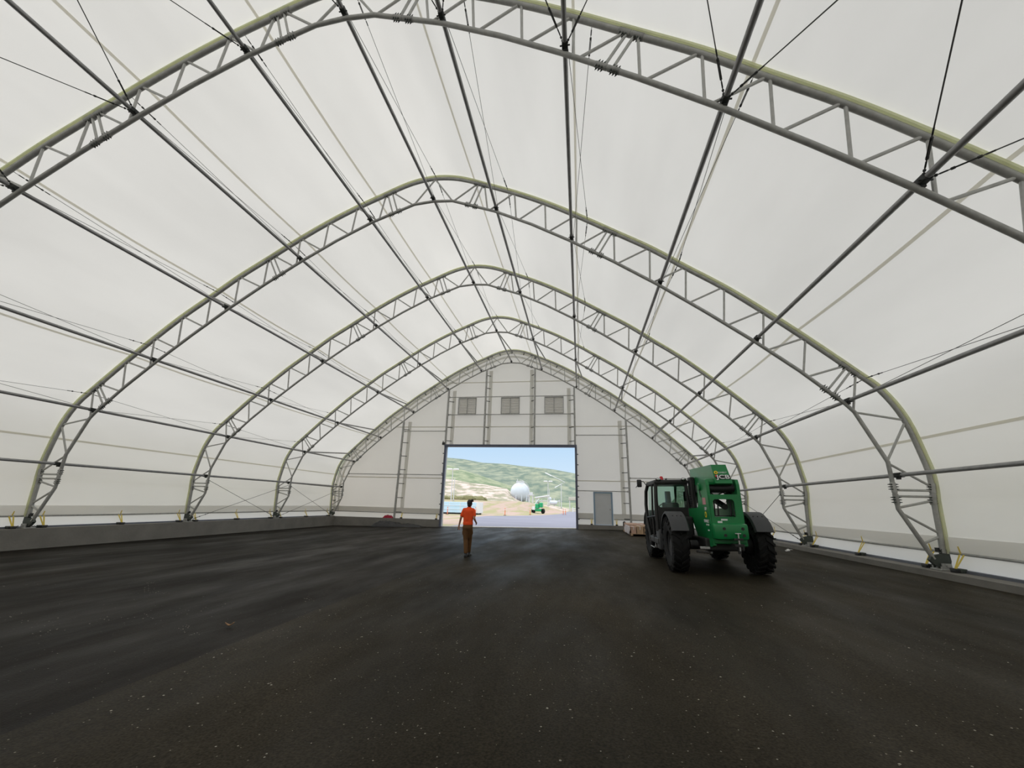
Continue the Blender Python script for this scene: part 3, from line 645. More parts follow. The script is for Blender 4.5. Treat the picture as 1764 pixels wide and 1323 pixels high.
# side plates of the rear frame
lp = [(-2.45, 0.70), (-2.45, 2.05), (-2.40, 2.17), (-2.02, 2.21), (-1.78, 2.12), (-1.68, 1.95), (-1.62, 1.62), (-1.50, 1.52), (-0.35, 1.50), (-0.30, 1.40), (-0.45, 1.28), (-0.95, 1.15), (-1.20, 0.90), (-1.25, 0.74), (-2.30, 0.66)]
for x0, x1 in ((-0.32, -0.25), (0.35, 0.42)):
    m_ = MB(); m_.prism(lp, 'x', x0, x1); pl_ = th(m_, 'side_plate', 'green')
    if x0 < 0:
        m_ = MB(); m_.tube((-0.37, -1.93, 2.02), (-0.31, -1.93, 2.02), 0.085, 16); th(m_, 'pivot_boss', 'green', pl_, True)
        m_ = MB(); m_.prism(arc(-2.0, 1.93, 0.17, -75, 5, 8) + arc(-2.0, 1.93, 0.11, 5, -75, 8), 'x', -0.328, -0.318); th(m_, 'cut_out', 'black', pl_)
        m_ = MB(); m_.prism([(-2.27, 1.60), (-2.03, 1.60), (-2.03, 1.76), (-2.27, 1.76)], 'x', -0.326, -0.319); th(m_, 'pink_decal', mat('pale_pink_decal', (0.62, 0.28, 0.30), 0.5), pl_)
        m_ = MB(); m_.prism(arc(-2.16, 1.37, 0.07, 0, 340, 14), 'x', -0.326, -0.319); th(m_, 'yellow_badge', 'logo_yellow', pl_)
        m_ = MB(); m_.prism(arc(-2.16, 1.37, 0.035, 0, 340, 10), 'x', -0.330, -0.32); th(m_, 'badge_centre', 'green', pl_)
# rear plate with its window, head beam, lower apron
m_ = MB(); m_.ring(rrect(-0.29, 0.40, 1.16, 1.83, 0.03), rrect(-0.22, 0.25, 1.30, 1.72, 0.07), 'y', -2.47, -2.41); rp_ = th(m_, 'rear_plate', 'green')
m_ = MB(); m_.rbox((-0.27, -2.40, 1.28), (0.34, -2.0, 1.33), 0.01); th(m_, 'plate_ledge', 'green', rp_)
m_ = MB(); m_.rbox((-0.29, -2.47, 0.74), (0.40, -2.38, 1.20), 0.02); th(m_, 'apron', 'green')
m_ = MB(); m_.rbox((-0.31, -2.41, 2.05), (0.31, -1.9, 2.20), 0.05); th(m_, 'head_beam', 'green', None, True)
m_ = MB(); m_.rbox((-0.33, -2.70, 0.84), (0.40, -2.40, 1.19), 0.06); cw = th(m_, 'counterweight', 'green', None, True)
for x, z in ((-0.12, 1.08), (0.27, 1.08), (-0.11, 0.94), (0.28, 0.94)):
    m_ = MB(); m_.tube((x, -2.712, z), (x, -2.69, z), 0.033, 12); th(m_, 'bolt_hole', 'black', cw)
m_ = MB(); m_.tube((0.14, -2.74, 0.62), (0.14, -2.74, 0.98), 0.018, 8); m_.tube((0.08, -2.74, 0.98), (0.20, -2.74, 0.98), 0.012, 6); th(m_, 'hitch_pin', 'chrome', cw)
m_ = MB(); m_.rbox((0.04, -2.76, 0.70), (0.24, -2.5, 0.76), 0.01); m_.rbox((0.04, -2.76, 0.84), (0.24, -2.69, 0.88), 0.01); m_.box((0.14, -2.7, 0.66), (0.06, 0.05, 0.2)); th(m_, 'hitch', 'black', cw)
# boom
m_ = MB()
def boxpath(m_, secs):
    """secs: (y, x0, x1, z0, z1)"""
    vs = []
    for y, x0, x1, z0, z1 in secs: vs += [(x0, y, z0), (x1, y, z0), (x1, y, z1), (x0, y, z1)]
    fs = [(3, 2, 1, 0), tuple(4 * (len(secs) - 1) + k for k in range(4))]
    for i in range(len(secs) - 1):
        for k in range(4): fs.append((4 * i + k, 4 * i + (k + 1) % 4, 4 * i + 4 + (k + 1) % 4, 4 * i + 4 + k))
    m_.add(vs, fs)
# rear shroud: end face leans forward towards the top, narrower at the top
m_.add([(-0.12, -2.52, 2.08), (0.26, -2.52, 2.08), (0.22, -2.33, 2.53), (-0.12, -2.33, 2.53), (-0.12, -0.42, 1.95), (0.26, -0.42, 1.95), (0.22, -0.30, 2.58), (-0.10, -0.30, 2.58)],
       [(0, 1, 2, 3), (4, 7, 6, 5), (0, 4, 5, 1), (3, 2, 6, 7), (0, 3, 7, 4), (1, 5, 6, 2)])
boom = th(m_, 'boom', 'green')
m_ = MB(); boxpath(m_, [(-0.6, -0.08, 0.27, 1.85, 2.28), (3.0, -0.06, 0.25, 1.28, 1.66)]); th(m_, 'boom_outer_section', 'green', boom)
m_ = MB(); boxpath(m_, [(2.6, -0.03, 0.22, 1.36, 1.64), (3.9, -0.02, 0.21, 1.16, 1.42)]); th(m_, 'boom_inner_section', 'black', boom)
m_ = MB(); boxpath(m_, [(3.8, -0.04, 0.23, 0.75, 1.40), (4.1, -0.02, 0.21, 0.45, 0.85)]); th(m_, 'boom_head', 'black', boom)
m_ = MB(); m_.rbox((-0.55, 4.1, 0.25), (0.75, 4.2, 0.85), 0.02); th(m_, 'fork_carriage', 'black', boom)
for x in (-0.35, 0.45):
    m_ = MB(); m_.rbox((x, 4.2, 0.12), (x + 0.12, 4.26, 0.85), 0.01); m_.rbox((x, 4.2, 0.10), (x + 0.12, 5.3, 0.15), 0.01); th(m_, 'fork', 'black', boom)
m_ = MB(); m_.tube((0.09, -2.3, 1.55), (0.09, -0.6, 1.95), 0.07, 12); th(m_, 'lift_ram', 'black', None, True)
m_ = MB(); m_.tube((0.09, -0.7, 1.93), (0.09, 0.3, 2.0), 0.035, 10); th(m_, 'ram_rod', 'chrome', None, True)
m_ = MB(); m_.tube((-0.25, -2.25, 1.98), (0.42, -2.25, 1.98), 0.09, 12); m_.rbox((-0.24, -2.1, 1.9), (0.42, -1.2, 2.1), 0.03); th(m_, 'pivot_tube', 'black', None, True)
for i, (x, zz) in enumerate(((-0.16, 1.80), (-0.08, 1.78), (0.2, 1.8), (0.28, 1.77), (0.34, 1.8))):
    m_ = MB(); m_.path([(x, -2.3, 1.35), (x + 0.02, -2.28, 1.6), (x + 0.03, -2.2, zz), (x + 0.01, -1.9, zz + 0.1), (x, -1.3, zz)], 0.017, 6); th(m_, 'hose', 'black', None, True)
m_ = MB(); m_.rbox((-0.2, -2.0, 1.0), (0.4, -1.7, 1.35), 0.03); m_.tube((0.33, -2.36, 1.3), (0.33, -2.36, 1.74), 0.035, 8); th(m_, 'valve_block', 'black')
m_ = MB(); m_.rbox((-0.25, -0.80, 1.30), (-0.125, -0.52, 2.34), 0.03); th(m_, 'hose_guard', 'black')
for i in range(6):
    m_ = MB(); m_.rbox((-0.27, -0.74, 1.52 + i * 0.06), (-0.245, -0.54, 1.55 + i * 0.06), 0.004); th(m_, 'guard_rib', 'fender')
# lettering
def text(s, size, loc, rot, m, parent, ext=0.004, off=0.0, bold=0.0):
    c = bpy.data.curves.new('lettering', 'FONT'); c.body = s; c.size = size; c.extrude = ext; c.offset = bold; c.align_x = 'CENTER'; c.align_y = 'CENTER'
    c.materials.append(m); tmp = bpy.data.objects.new('tmp', c); COL.objects.link(tmp)
    me = bpy.data.meshes.new_from_object(tmp.evaluated_get(bpy.context.evaluated_depsgraph_get())); bpy.data.objects.remove(tmp); bpy.data.curves.remove(c)
    o = bpy.data.objects.new('lettering', me); COL.objects.link(o); o.parent = parent; o.location = loc; o.rotation_euler = rot; return o
lean = math.atan2(0.19, 0.45)
RX = (math.pi / 2 - lean, 0, 0)
t_ = text('JCB', 0.175, (0.075, -2.490, 2.225), RX, M['white'], boom, 0.004, bold=0.0025); t_.scale = (1.08, 0.8, 1)
m_ = MB(); m_.box((0, 0, 0), (0.33, 0.006, 0.105), Matrix.Rotation(-lean, 3, 'X')); o = th(m_, 'badge_plate', 'black', boom); o.location = (0.08, -2.464, 2.225)
m_ = MB(); m_.box((0, 0, 0), (0.045, 0.008, 0.04), Matrix.Rotation(-lean, 3, 'X')); o = th(m_, 'red_corner', 'red', boom); o.location = (-0.068, -2.462, 2.252)
m_ = MB(); m_.lathe([(0.018, 0), (0.042, 0), (0.042, 0.006), (0.018, 0.006)], (0, 0, 0), 'z', 14); o = th(m_, 'yellow_badge', 'logo_yellow', boom); o.location = (-0.055, -2.424, 2.335); o.rotation_euler = RX
text('SUNBELT', 0.050, (0.09, -2.425, 2.335), RX, M['white'], boom, 0.002)
RL = (math.pi / 2, 0, -math.pi / 2)
text('SUNBELT', 0.10, (-0.325, -2.18, 1.22), RL, M['white'], TH, 0.002)
text('RENTALS', 0.055, (-0.325, -2.22, 1.14), RL, M['white'], TH, 0.002)
text('509', 0.11, (-0.325, -2.20, 1.50), RL, M['white'], TH, 0.002)
m_ = MB(); m_.box((-0.322, -2.25, 1.02), (0.006, 0.10, 0.03)); th(m_, 'sticker', 'white')
RB = (math.pi / 2, 0, 0)
for x, z, w, h in ((-0.02, 1.265, 0.14, 0.035), (-0.12, 1.215, 0.10, 0.04)):
    m_ = MB(); m_.box((x, -2.474, z), (w, 0.006, h)); th(m_, 'sticker', 'white')
# cab
CX0, CX1, CY0, CY1 = -1.20, -0.26, -0.60, 0.90
m_ = MB()
m_.rbox((CX0, CY0, 0.55), (CX1, CY1, 0.72), 0.03)
m_.rbox((CX0 + 0.02, CY0, 0.70), (CX1, CY0 + 0.07, 1.53), 0.02)
m_.rbox((CX1 - 0.06, CY0, 0.70), (CX1, CY1, 1.35), 0.02)
m_.rbox((CX0 + 0.05, CY1 - 0.12, 0.70), (CX1, CY1 - 0.02, 1.20), 0.02)
th(m_, 'cab_body', 'black')
for pts_, r_ in (([(CX0 + 0.03, CY0 + 0.03, 0.9), (CX0 + 0.03, CY0 + 0.03, 1.5), (CX0 + 0.07, CY0 + 0.03, 2.2)], 0.052), ([(CX1 - 0.04, CY0 + 0.03, 0.9), (CX1 - 0.04, CY0 + 0.03, 1.5), (CX1 - 0.06, CY0 + 0.03, 2.2)], 0.048),
                 ([(CX0 + 0.03, CY1 - 0.25, 0.62), (CX0, CY1, 1.1), (CX0, CY1 + 0.06, 1.6), (CX0 + 0.02, CY1 - 0.02, 2.0), (CX0 + 0.06, CY1 - 0.2, 2.2)], 0.05), ([(CX1 - 0.03, CY1, 1.1), (CX1 - 0.03, CY1 + 0.06, 1.6), (CX1 - 0.05, CY1 - 0.15, 2.2)], 0.04),
                 ([(CX0 + 0.02, 0.0, 0.6), (CX0 + 0.02, 0.0, 1.4), (CX0 + 0.06, -0.03, 2.2)], 0.028), ([(CX0 + 0.02, CY0 + 0.03, 1.30), (CX0, CY1, 1.22)], 0.025)):
    m_ = MB(); m_.path(pts_, r_, 8); th(m_, 'cab_pillar', 'black', None, True)
m_ = MB(); m_.rbox((CX0 + 0.02, CY0 - 0.05, 2.15), (CX1 - 0.0, CY1 - 0.10, 2.28), 0.045); roof_ = th(m_, 'cab_roof', 'black', None, True)
for x in (CX0 + 0.14, CX1 - 0.12):
    m_ = MB(); m_.ball((x, CY0 - 0.06, 2.285), 0.07, 14, 8, (1.05, 0.5, 0.62)); wl_ = th(m_, 'work_light', 'black', roof_, True)
    m_ = MB(); m_.ball((x, CY0 - 0.085, 2.285), 0.055, 14, 8, (1.05, 0.35, 0.6)); th(m_, 'light_lens', 'chrome', roof_, True)
m_ = MB(); m_.lathe([(0.0, 0.11), (0.035, 0.10), (0.05, 0.06), (0.055, 0.0)], (CX0 + 0.26, CY0 + 0.12, 2.275), 'z', 14); th(m_, 'beacon', 'red', roof_, True)
m_ = MB(); m_.tube((CX0 + 0.35, CY0 + 0.05, 2.28), (CX0 + 0.39, CY0 + 0.03, 2.31), 0.02, 6); th(m_, 'antenna_base', 'black', roof_)
g_ = rrect(CX0 + 0.08, CX1 - 0.07, 1.50, 2.16, 0.08)
m_ = MB(); m_.prism(g_, 'y', CY0 + 0.015, CY0 + 0.025); th(m_, 'rear_window', 'glass')
m_ = MB(); m_.ring(rrect(CX0 + 0.04, CX1 - 0.03, 1.46, 2.20, 0.08), rrect(CX0 + 0.09, CX1 - 0.08, 1.52, 2.14, 0.09), 'y', CY0 - 0.01, CY0 + 0.04); th(m_, 'window_seal', 'black')
m_ = MB(); m_.add([(CX0 + 0.06, CY1 + 0.03, 1.2), (CX1 - 0.06, CY1 + 0.03, 1.2), (CX1 - 0.08, CY1 - 0.1, 2.16), (CX0 + 0.08, CY1 - 0.1, 2.16), (CX0 + 0.06, CY1 + 0.04, 1.2), (CX1 - 0.06, CY1 + 0.04, 1.2), (CX1 - 0.08, CY1 - 0.09, 2.16), (CX0 + 0.08, CY1 - 0.09, 2.16)], [(0, 1, 2, 3), (7, 6, 5, 4), (0, 4, 5, 1), (2, 6, 7, 3), (0, 3, 7, 4), (1, 5, 6, 2)]); th(m_, 'windscreen', 'glass')
m_ = MB(); m_.box((CX1 - 0.04, 0.15, 1.78), (0.012, 1.35, 0.76)); th(m_, 'side_window', 'glass')
m_ = MB(); m_.rbox((-0.98, -0.38, 1.05), (-0.50, 0.1, 1.20), 0.05); m_.rbox((-0.97, -0.44, 1.15), (-0.51, -0.30, 1.66), 0.05); m_.rbox((-0.9, -0.1, 0.7), (-0.6, 0.05, 1.08), 0.02); th(m_, 'driver_seat', 'fender', None, True)
m_ = MB(); m_.tube((-0.74, 0.62, 1.1), (-0.74, 0.42, 1.45), 0.03, 8); m_.path([(-0.74 + 0.18 * math.cos(a * math.pi / 8), 0.40 + 0.09 * math.sin(a * math.pi / 8), 1.47 + 0.16 * math.sin(a * math.pi / 8)) for a in range(16)], 0.015, 6, closed=True); th(m_, 'steering_wheel', 'black', None, True)
m_ = MB(); m_.rbox((-1.02, 0.55, 1.1), (-0.45, 0.8, 1.35), 0.03); m_.rbox((-0.66, 0.6, 1.35), (-0.5, 0.7, 2.0), 0.02); th(m_, 'dashboard', 'black')
m_ = MB(); m_.rbox((-1.42, CY1 + 0.10, 2.14), (-1.27, CY1 + 0.16, 2.38), 0.03); mir = th(m_, 'mirror', 'black', None, True)
m_ = MB(); m_.path([(CX0 + 0.03, CY1 - 0.1, 2.19), (-1.22, CY1 + 0.1, 2.32), (-1.34, CY1 + 0.13, 2.32)], 0.014, 6); m_.tube((-1.41, CY1 + 0.12, 2.2), (-1.47, CY1 + 0.05, 2.12), 0.01, 5); th(m_, 'mirror_arm', 'black', mir)
# fenders
def fender(name, xc, yc, w, a0, a1, r, m):
    m_ = MB(); A = [a0 + (a1 - a0) * i / 14 for i in range(15)]; vs = []
    for a in A:
        c, s = math.cos(math.radians(a)), math.sin(math.radians(a))
        for rr, xx in ((r, -w / 2), (r + 0.035, -w / 2 + 0.03), (r + 0.035, w / 2 - 0.03), (r, w / 2), (r - 0.03, w / 2), (r + 0.005, w / 2 - 0.035), (r + 0.005, -w / 2 + 0.035), (r - 0.03, -w / 2)):
            vs.append((xc + xx, yc + rr * c, 0.66 + rr * s))
    n = 8; fs = [tuple(range(n)), tuple((len(A) - 1) * n + k for k in range(n))]
    for i in range(len(A) - 1):
        for k in range(n): fs.append((i * n + k, i * n + (k + 1) % n, (i + 1) * n + (k + 1) % n, (i + 1) * n + k))
    m_.add(vs, fs); f = th(m_, name, m, None, True)
    for dx in (-0.1, 0.0, 0.1):
        m_ = MB(); a = math.radians(120 if yc < 0 else 60); m_.ball((xc + dx, yc + (r + 0.035) * math.cos(a), 0.66 + (r + 0.035) * math.sin(a)), 0.016, 6, 4); th(m_, 'fender_bolt', 'black', f)
for s_ in (-1, 1):
    fender('rear_fender', s_ * 0.93, -1.5, 0.42, 15, 154, 0.74, 'fender')
    fender('front_fender', s_ * 0.90, 1.5, 0.48, 25, 160, 0.74, 'fender')
# wheels
tp = [(0.30, -0.19), (0.40, -0.225), (0.52, -0.235), (0.585, -0.215), (0.61, -0.17), (0.618, 0.0), (0.61, 0.17), (0.585, 0.215), (0.52, 0.235), (0.40, 0.225), (0.30, 0.19)]
m_ = MB(); m_.lathe(tp, (0, 0, 0), 'x', 40); tyre_me = m_.mesh('tyre', True)
m_ = MB()
for i in range(22):
    for sgn in (-1, 1):
        a = 2 * math.pi * (i + (0.5 if sgn > 0 else 0)) / 22; vs = []
        for (t, x, r0) in ((0.0, 0.01, 0.605), (0.22, 0.215, 0.56)):
            aa = a - t * 0.9; aw = 0.055
            for da in (-aw, aw):
                for rr in (r0, 0.655 if t == 0 else 0.640):
                    vs.append((sgn * x, rr * math.cos(aa + da), rr * math.sin(aa + da)))
        m_.add(vs, [(0, 1, 3, 2), (4, 6, 7, 5), (0, 4, 5, 1), (2, 3, 7, 6), (1, 5, 7, 3), (0, 2, 6, 4)])
        a2 = a - 0.2; vs = []
        for rr, x in ((0.64, 0.215), (0.52, 0.243)):
            for da in (-0.05, 0.05):
                for xx in (x - 0.03, x + 0.012): vs.append((sgn * xx, rr * math.cos(a2 + da), rr * math.sin(a2 + da)))
        m_.add(vs, [(0, 1, 3, 2), (4, 6, 7, 5), (0, 4, 5, 1), (2, 3, 7, 6), (1, 5, 7, 3), (0, 2, 6, 4)])
lug_me = m_.mesh('tread_lugs')
m_ = MB(); m_.lathe([(0.33, -0.2), (0.33, -0.15), (0.27, -0.12), (0.25, -0.05), (0.12, -0.06), (0.11, -0.13), (0.0, -0.13)], (0, 0, 0), 'x', 28)
m_.lathe([(0.33, 0.2), (0.33, 0.15), (0.27, 0.12), (0.25, -0.03), (0.0, -0.03)], (0, 0, 0), 'x', 28)
for i in range(8):
    a = 2 * math.pi * i / 8; m_.tube((-0.085, 0.18 * math.cos(a), 0.18 * math.sin(a)), (-0.04, 0.18 * math.cos(a), 0.18 * math.sin(a)), 0.02, 6)
rim_me = m_.mesh('rim', True)
for x, y in ((-0.945, -1.5), (0.945, -1.5), (-0.945, 1.5), (0.945, 1.5)):
    w = link('tyre', tyre_me, M['rubber'], TH, (x, y, 0.655))
    w.scale = (0.80, 1, 1)
    if x > 0: w.rotation_euler = (0, 0, math.pi)
    link('tread_lugs', lug_me, M['rubber'], w); link('rim', rim_me, M['fender'], w)
# steps, tank, engine cover
m_ = MB(); m_.rbox((-1.18, -0.72, 0.42), (-0.66, -0.25, 0.95), 0.05); th(m_, 'fuel_tank', 'fender', None, True)
for z, dx in ((0.42, 0.0), (0.72, 0.06)):
    m_ = MB(); m_.rbox((-1.24 + dx, -0.1, z), (-0.98 + dx, 0.45, z + 0.03), 0.008); m_.tube((-1.1 + dx, -0.06, z), (-1.1 + dx, -0.06, z + 0.28), 0.015, 6); m_.tube((-1.1 + dx, 0.42, z), (-1.1 + dx, 0.42, z + 0.28), 0.015, 6); th(m_, 'step', 'chrome' if z < 0.5 else 'fender')
m_ = MB(); m_.rbox((0.55, -0.72, 0.5), (1.16, 0.75, 1.34), 0.08); th(m_, 'engine_cover', 'green', None, True)
m_ = MB(); m_.tube((-0.55, -1.9, 0.52), (-0.3, -2.2, 0.52), 0.03, 6); m_.rbox((-0.56, -2.25, 0.60), (-0.34, -2.15, 0.66), 0.01); th(m_, 'tow_bracket', 'chrome')

# ------------------------------------------------------------------ person walking away
def soft(mb, name, m, parent, vox=0.012, it=6):
    o = build(mb, name, m, parent, True)
    r = o.modifiers.new('join', 'REMESH'); r.mode = 'VOXEL'; r.voxel_size = vox; r.use_smooth_shade = True
    s = o.modifiers.new('smooth', 'SMOOTH'); s.factor = 0.5; s.iterations = it
    return o
PE = empty('person', (1.69, 13.28, fz(1.69))); tag(PE, 'person in orange T-shirt and brown trousers walking towards the doorway', 'person')
B = MB()
B.ball((0.03, 0.02, 1.595), 0.088, 16, 12, (0.86, 1.05, 1.22)); B.capsule((0.025, 0.0, 1.42), (0.028, 0.015, 1.53), 0.058, 0.052)
B.ball((0.03, 0.115, 1.575), 0.016, 8, 6, (0.8, 1, 1.4))                                         # nose
for s_ in (-1, 1): B.ball((0.03 + s_ * 0.078, 0.015, 1.585), 0.022, 8, 6, (0.4, 0.8, 1.3))      # ears
B.capsule((-0.178, 0, 1.33), (-0.225, -0.02, 1.16), 0.043, 0.038); B.capsule((-0.225, -0.02, 1.16), (-0.295, 0.06, 0.94), 0.038, 0.026)
B.capsule((0.192, -0.01, 1.33), (0.215, -0.05, 1.15), 0.043, 0.038); B.capsule((0.215, -0.05, 1.15), (0.235, 0.12, 1.03), 0.038, 0.026)
B.capsule((-0.17, 0, 1.34), (0.185, 0, 1.34), 0.04, 0.04); B.capsule((0.0, 0.0, 1.05), (0.01, 0.0, 1.36), 0.075, 0.08); B.capsule((-0.06, 0, 0.9), (0.07, 0, 0.9), 0.07, 0.07)
B.capsule((-0.07, 0, 0.88), (-0.050, 0.03, 0.48), 0.065, 0.045); B.capsule((-0.050, 0.03, 0.48), (-0.01, -0.02, 0.10), 0.043, 0.032)
B.capsule((0.075, 0, 0.88), (0.055, 0.16, 0.50), 0.065, 0.045); B.capsule((0.055, 0.16, 0.50), (0.02, 0.24, 0.10), 0.043, 0.032)
def hand(B, w, d, side, curl):
    w = Vector(w); d = Vector(d).normalized(); s = Vector(side).normalized(); c = d.cross(s) * curl
    B.capsule(w, w + d * 0.05 - s * 0.015, 0.022, 0.024); B.capsule(w, w + d * 0.05 + s * 0.015, 0.022, 0.022)
    for i, (o, l) in enumerate(((-0.03, 0.062), (-0.010, 0.070), (0.010, 0.066), (0.028, 0.052))):
        a = w + d * 0.075 + s * o; b = a + d * l * 0.5 + c * 0.012; e = b + d * l * 0.35 + c * 0.028
        B.capsule(a, b, 0.0098, 0.009, 8); B.capsule(b, e, 0.009, 0.008, 8)
    a = w + d * 0.03 - s * 0.03; B.capsule(a, a + d * 0.03 - s * 0.02 + c * 0.015, 0.0105, 0.0095, 8); B.capsule(a + d * 0.03 - s * 0.02 + c * 0.015, a + d * 0.055 - s * 0.018 + c * 0.03, 0.0095, 0.0085, 8)
hand(B, (-0.298, 0.065, 0.925), (-0.15, 0.2, -1), (0.3, 1, 0.1), 1)
hand(B, (0.237, 0.135, 1.02), (0.05, 0.9, -0.35), (0.1, 0.3, 1), -1)
body = soft(B, 'body', 'skin', PE, 0.0075, 4)
H_ = MB(); H_.ball((0.03, -0.012, 1.628), 0.093, 16, 12, (0.93, 1.05, 1.06)); H_.ball((0.03, -0.03, 1.56), 0.075, 14, 10, (0.95, 0.9, 1.0)); H_.capsule((0.085, -0.05, 1.68), (0.13, -0.07, 1.70), 0.035, 0.042); H_.ball((0.15, -0.075, 1.675), 0.028, 10, 8)
soft(H_, 'hair', 'hair', PE, 0.01, 5)
T_ = MB()
T_.capsule((-0.10, 0.0, 1.37), (0.13, 0.0, 1.37), 0.098, 0.098); T_.capsule((0.012, 0.0, 1.35), (0.0, 0.0, 1.12), 0.135, 0.115); T_.capsule((-0.05, 0, 1.30), (-0.045, 0.0, 1.02), 0.112, 0.102); T_.capsule((0.068, 0, 1.30), (0.06, 0.0, 1.02), 0.112, 0.102)
T_.capsule((-0.13, 0, 1.395), (-0.205, -0.005, 1.225), 0.07, 0.062); T_.capsule((0.155, 0, 1.39), (0.205, -0.02, 1.24), 0.07, 0.060)
T_.capsule((0.02, 0.0, 1.43), (0.025, 0.0, 1.465), 0.085, 0.066)
T_.capsule((-0.05, 0, 0.99), (0.065, 0, 0.99), 0.111, 0.111)
soft(T_, 'shirt', 'orange', PE, 0.014, 7)
P_ = MB()
P_.capsule((-0.055, 0, 0.96), (0.07, 0, 0.96), 0.102, 0.102); P_.capsule((-0.06, -0.01, 0.87), (0.072, -0.01, 0.87), 0.104, 0.104)
P_.capsule((-0.068, 0, 0.84), (-0.050, 0.03, 0.50), 0.098, 0.074); P_.capsule((-0.050, 0.03, 0.50), (-0.01, -0.02, 0.14), 0.074, 0.062)
P_.capsule((0.078, 0, 0.84), (0.055, 0.16, 0.52), 0.096, 0.070); P_.capsule((0.055, 0.16, 0.52), (0.02, 0.24, 0.15), 0.070, 0.060)
P_.capsule((-0.135, 0.02, 0.74), (-0.13, 0.02, 0.67), 0.04, 0.04); P_.capsule((0.14, 0.04, 0.76), (0.135, 0.06, 0.69), 0.04, 0.04)
soft(P_, 'trousers', 'trousers', PE, 0.014, 6)
for (x, y, z, tilt) in ((-0.012, 0.03, 0.0, -0.12), (0.028, 0.30, 0.0, 0.0)):
    S_ = MB(); S_.capsule((x, y - 0.09, 0.045), (x, y + 0.12, 0.038), 0.042, 0.040); S_.capsule((x, y - 0.07, 0.05), (x, y - 0.055, 0.13), 0.042, 0.046); S_.rbox((x - 0.042, y - 0.13, 0.0), (x + 0.042, y + 0.16, 0.03), 0.012)
    soft(S_, 'shoe', 'black', PE, 0.01, 4)
ph = MB(); ph.rbox((-0.035, -0.005, -0.07), (0.035, 0.005, 0.07), 0.004); o = build(ph, 'phone', 'pale_metal', loc=(1.69 - 0.335, 13.28 + 0.10, fz(1.69) + 0.845)); o.rotation_euler = (0.25, 0.15, 1.1); tag(o, 'grey phone held in the left hand of the walking person', 'phone')

# ------------------------------------------------------------------ things lying on the floor
def sst(a, b, t): t = max(0, min(1, (t - a) / (b - a))); return t * t * (3 - 2 * t)
def heap(name, label, cat, m, c, sx, sy, h, seed, prof=None, loc=None):
    vs = []; fs = []; NX, NY = 36, 14
    for j in range(NY + 1):
        for i in range(NX + 1):
            u = i / NX * 2 - 1; v = j / NY * 2 - 1; e = max(0, 1 - (abs(u) ** 2.6)) * max(0, 1 - abs(v) ** 2.2)
            n = 0.55 + 0.75 * abs(noise.noise((u * 3.1 + seed, v * 2.2, seed))) + 0.3 * abs(noise.noise((u * 9 + seed, v * 5, seed * 2)))
            z = h * e ** 0.55 * n * (prof(u) if prof else 1)
            vs.append((u * sx, v * sy, z))
    for j in range(NY):
        for i in range(NX): a = j * (NX + 1) + i; fs.append((a, a + 1, a + NX + 2, a + NX + 1))
    b = [(p[0], p[1], -0.01) for p in vs]
    m_ = MB(); m_.add(vs, fs); o = build(m_, name, m, None, True, loc=c); tag(o, label, cat); return o
hp = heap('tarpaulin_heap', 'crumpled black tarpaulin heaped against the far left curb', 'tarpaulin', 'tarp', (-8.1, 29.95, fz(-8.1)), 1.95, 0.38, 0.46, 3.3, lambda u: 1.3 - 0.75 * sst(-0.75, 0.15, u)); hp.rotation_euler = (0, -0.0195, 0)
rd = heap('cloth_bundle', 'dark red cloth bundle on the curb above the black tarpaulin', 'cloth', 'red', (-9.15, 30.5, 0.0), 0.40, 0.13, 0.24, 8.1)
rd.data.materials[0] = mat('dark_red_cloth', (0.35, 0.015, 0.04), 0.8)
# flat stack of boxed panels on a pallet
bz = fz(8.6)
PA = empty('pallet', (8.75, 26.2, bz)); tag(PA, 'low wooden pallet beneath the cardboard boxes behind the machine', 'pallet')
for x in (-0.8, 0, 0.8):
    m_ = MB(); m_.rbox((x - 0.05, -2.1, 0.015), (x + 0.05, 2.1, 0.10), 0.006); build(m_, 'bearer', 'cardboard', PA)
for i in range(7):
    m_ = MB(); m_.rbox((-0.87, -2.1 + i * 0.66, 0.10), (0.87, -1.9 + i * 0.66, 0.125), 0.004); build(m_, 'deck_board', 'cardboard', PA)
def carton(label, x0, x1, y0, y1, z0, z1, m, tilt=0.0):
    r = empty('cardboard_box', ((x0 + x1) / 2, (y0 + y1) / 2, z0)); tag(r, label, 'box', 'boxes behind the machine'); r.rotation_euler = (0, 0, tilt)
    a, b, h = (x1 - x0) / 2, (y1 - y0) / 2, z1 - z0
    m_ = MB(); m_.rbox((-a, -b, 0), (a, b, h), 0.012); build(m_, 'carton', m, r)
    m_ = MB(); m_.box((0, 0, h + 0.002), (0.05, 2 * b - 0.02, 0.004)); m_.box((0, -b - 0.002, h * 0.75), (0.05, 0.004, h * 0.45)); build(m_, 'packing_tape', 'wrap', r)
carton('tan cardboard box, the tall narrow one at the front of the pallet', 8.22, 8.56, 24.15, 25.5, bz + 0.126, bz + 0.50, 'cardboard')
carton('pale cardboard box next to the tyre at the front of the pallet', 8.60, 9.55, 24.15, 25.6, bz + 0.126, bz + 0.52, 'cardboard')
carton('pinkish cardboard box at the left front corner of the pallet', 7.93, 8.19, 24.2, 25.3, bz + 0.126, bz + 0.47, 'cardboard2')
carton('long brown cardboard box lying at the back of the pallet', 7.95, 9.5, 25.7, 28.25, bz + 0.126, bz + 0.54, 'cardboard2')
m_ = MB(); vs = []
for i in range(9):
    for j in range(7): vs.append((7.86 + 0.03 * math.sin(i * 1.7 + j), 24.25 + i * 0.34, bz + 0.5 - j * 0.075))
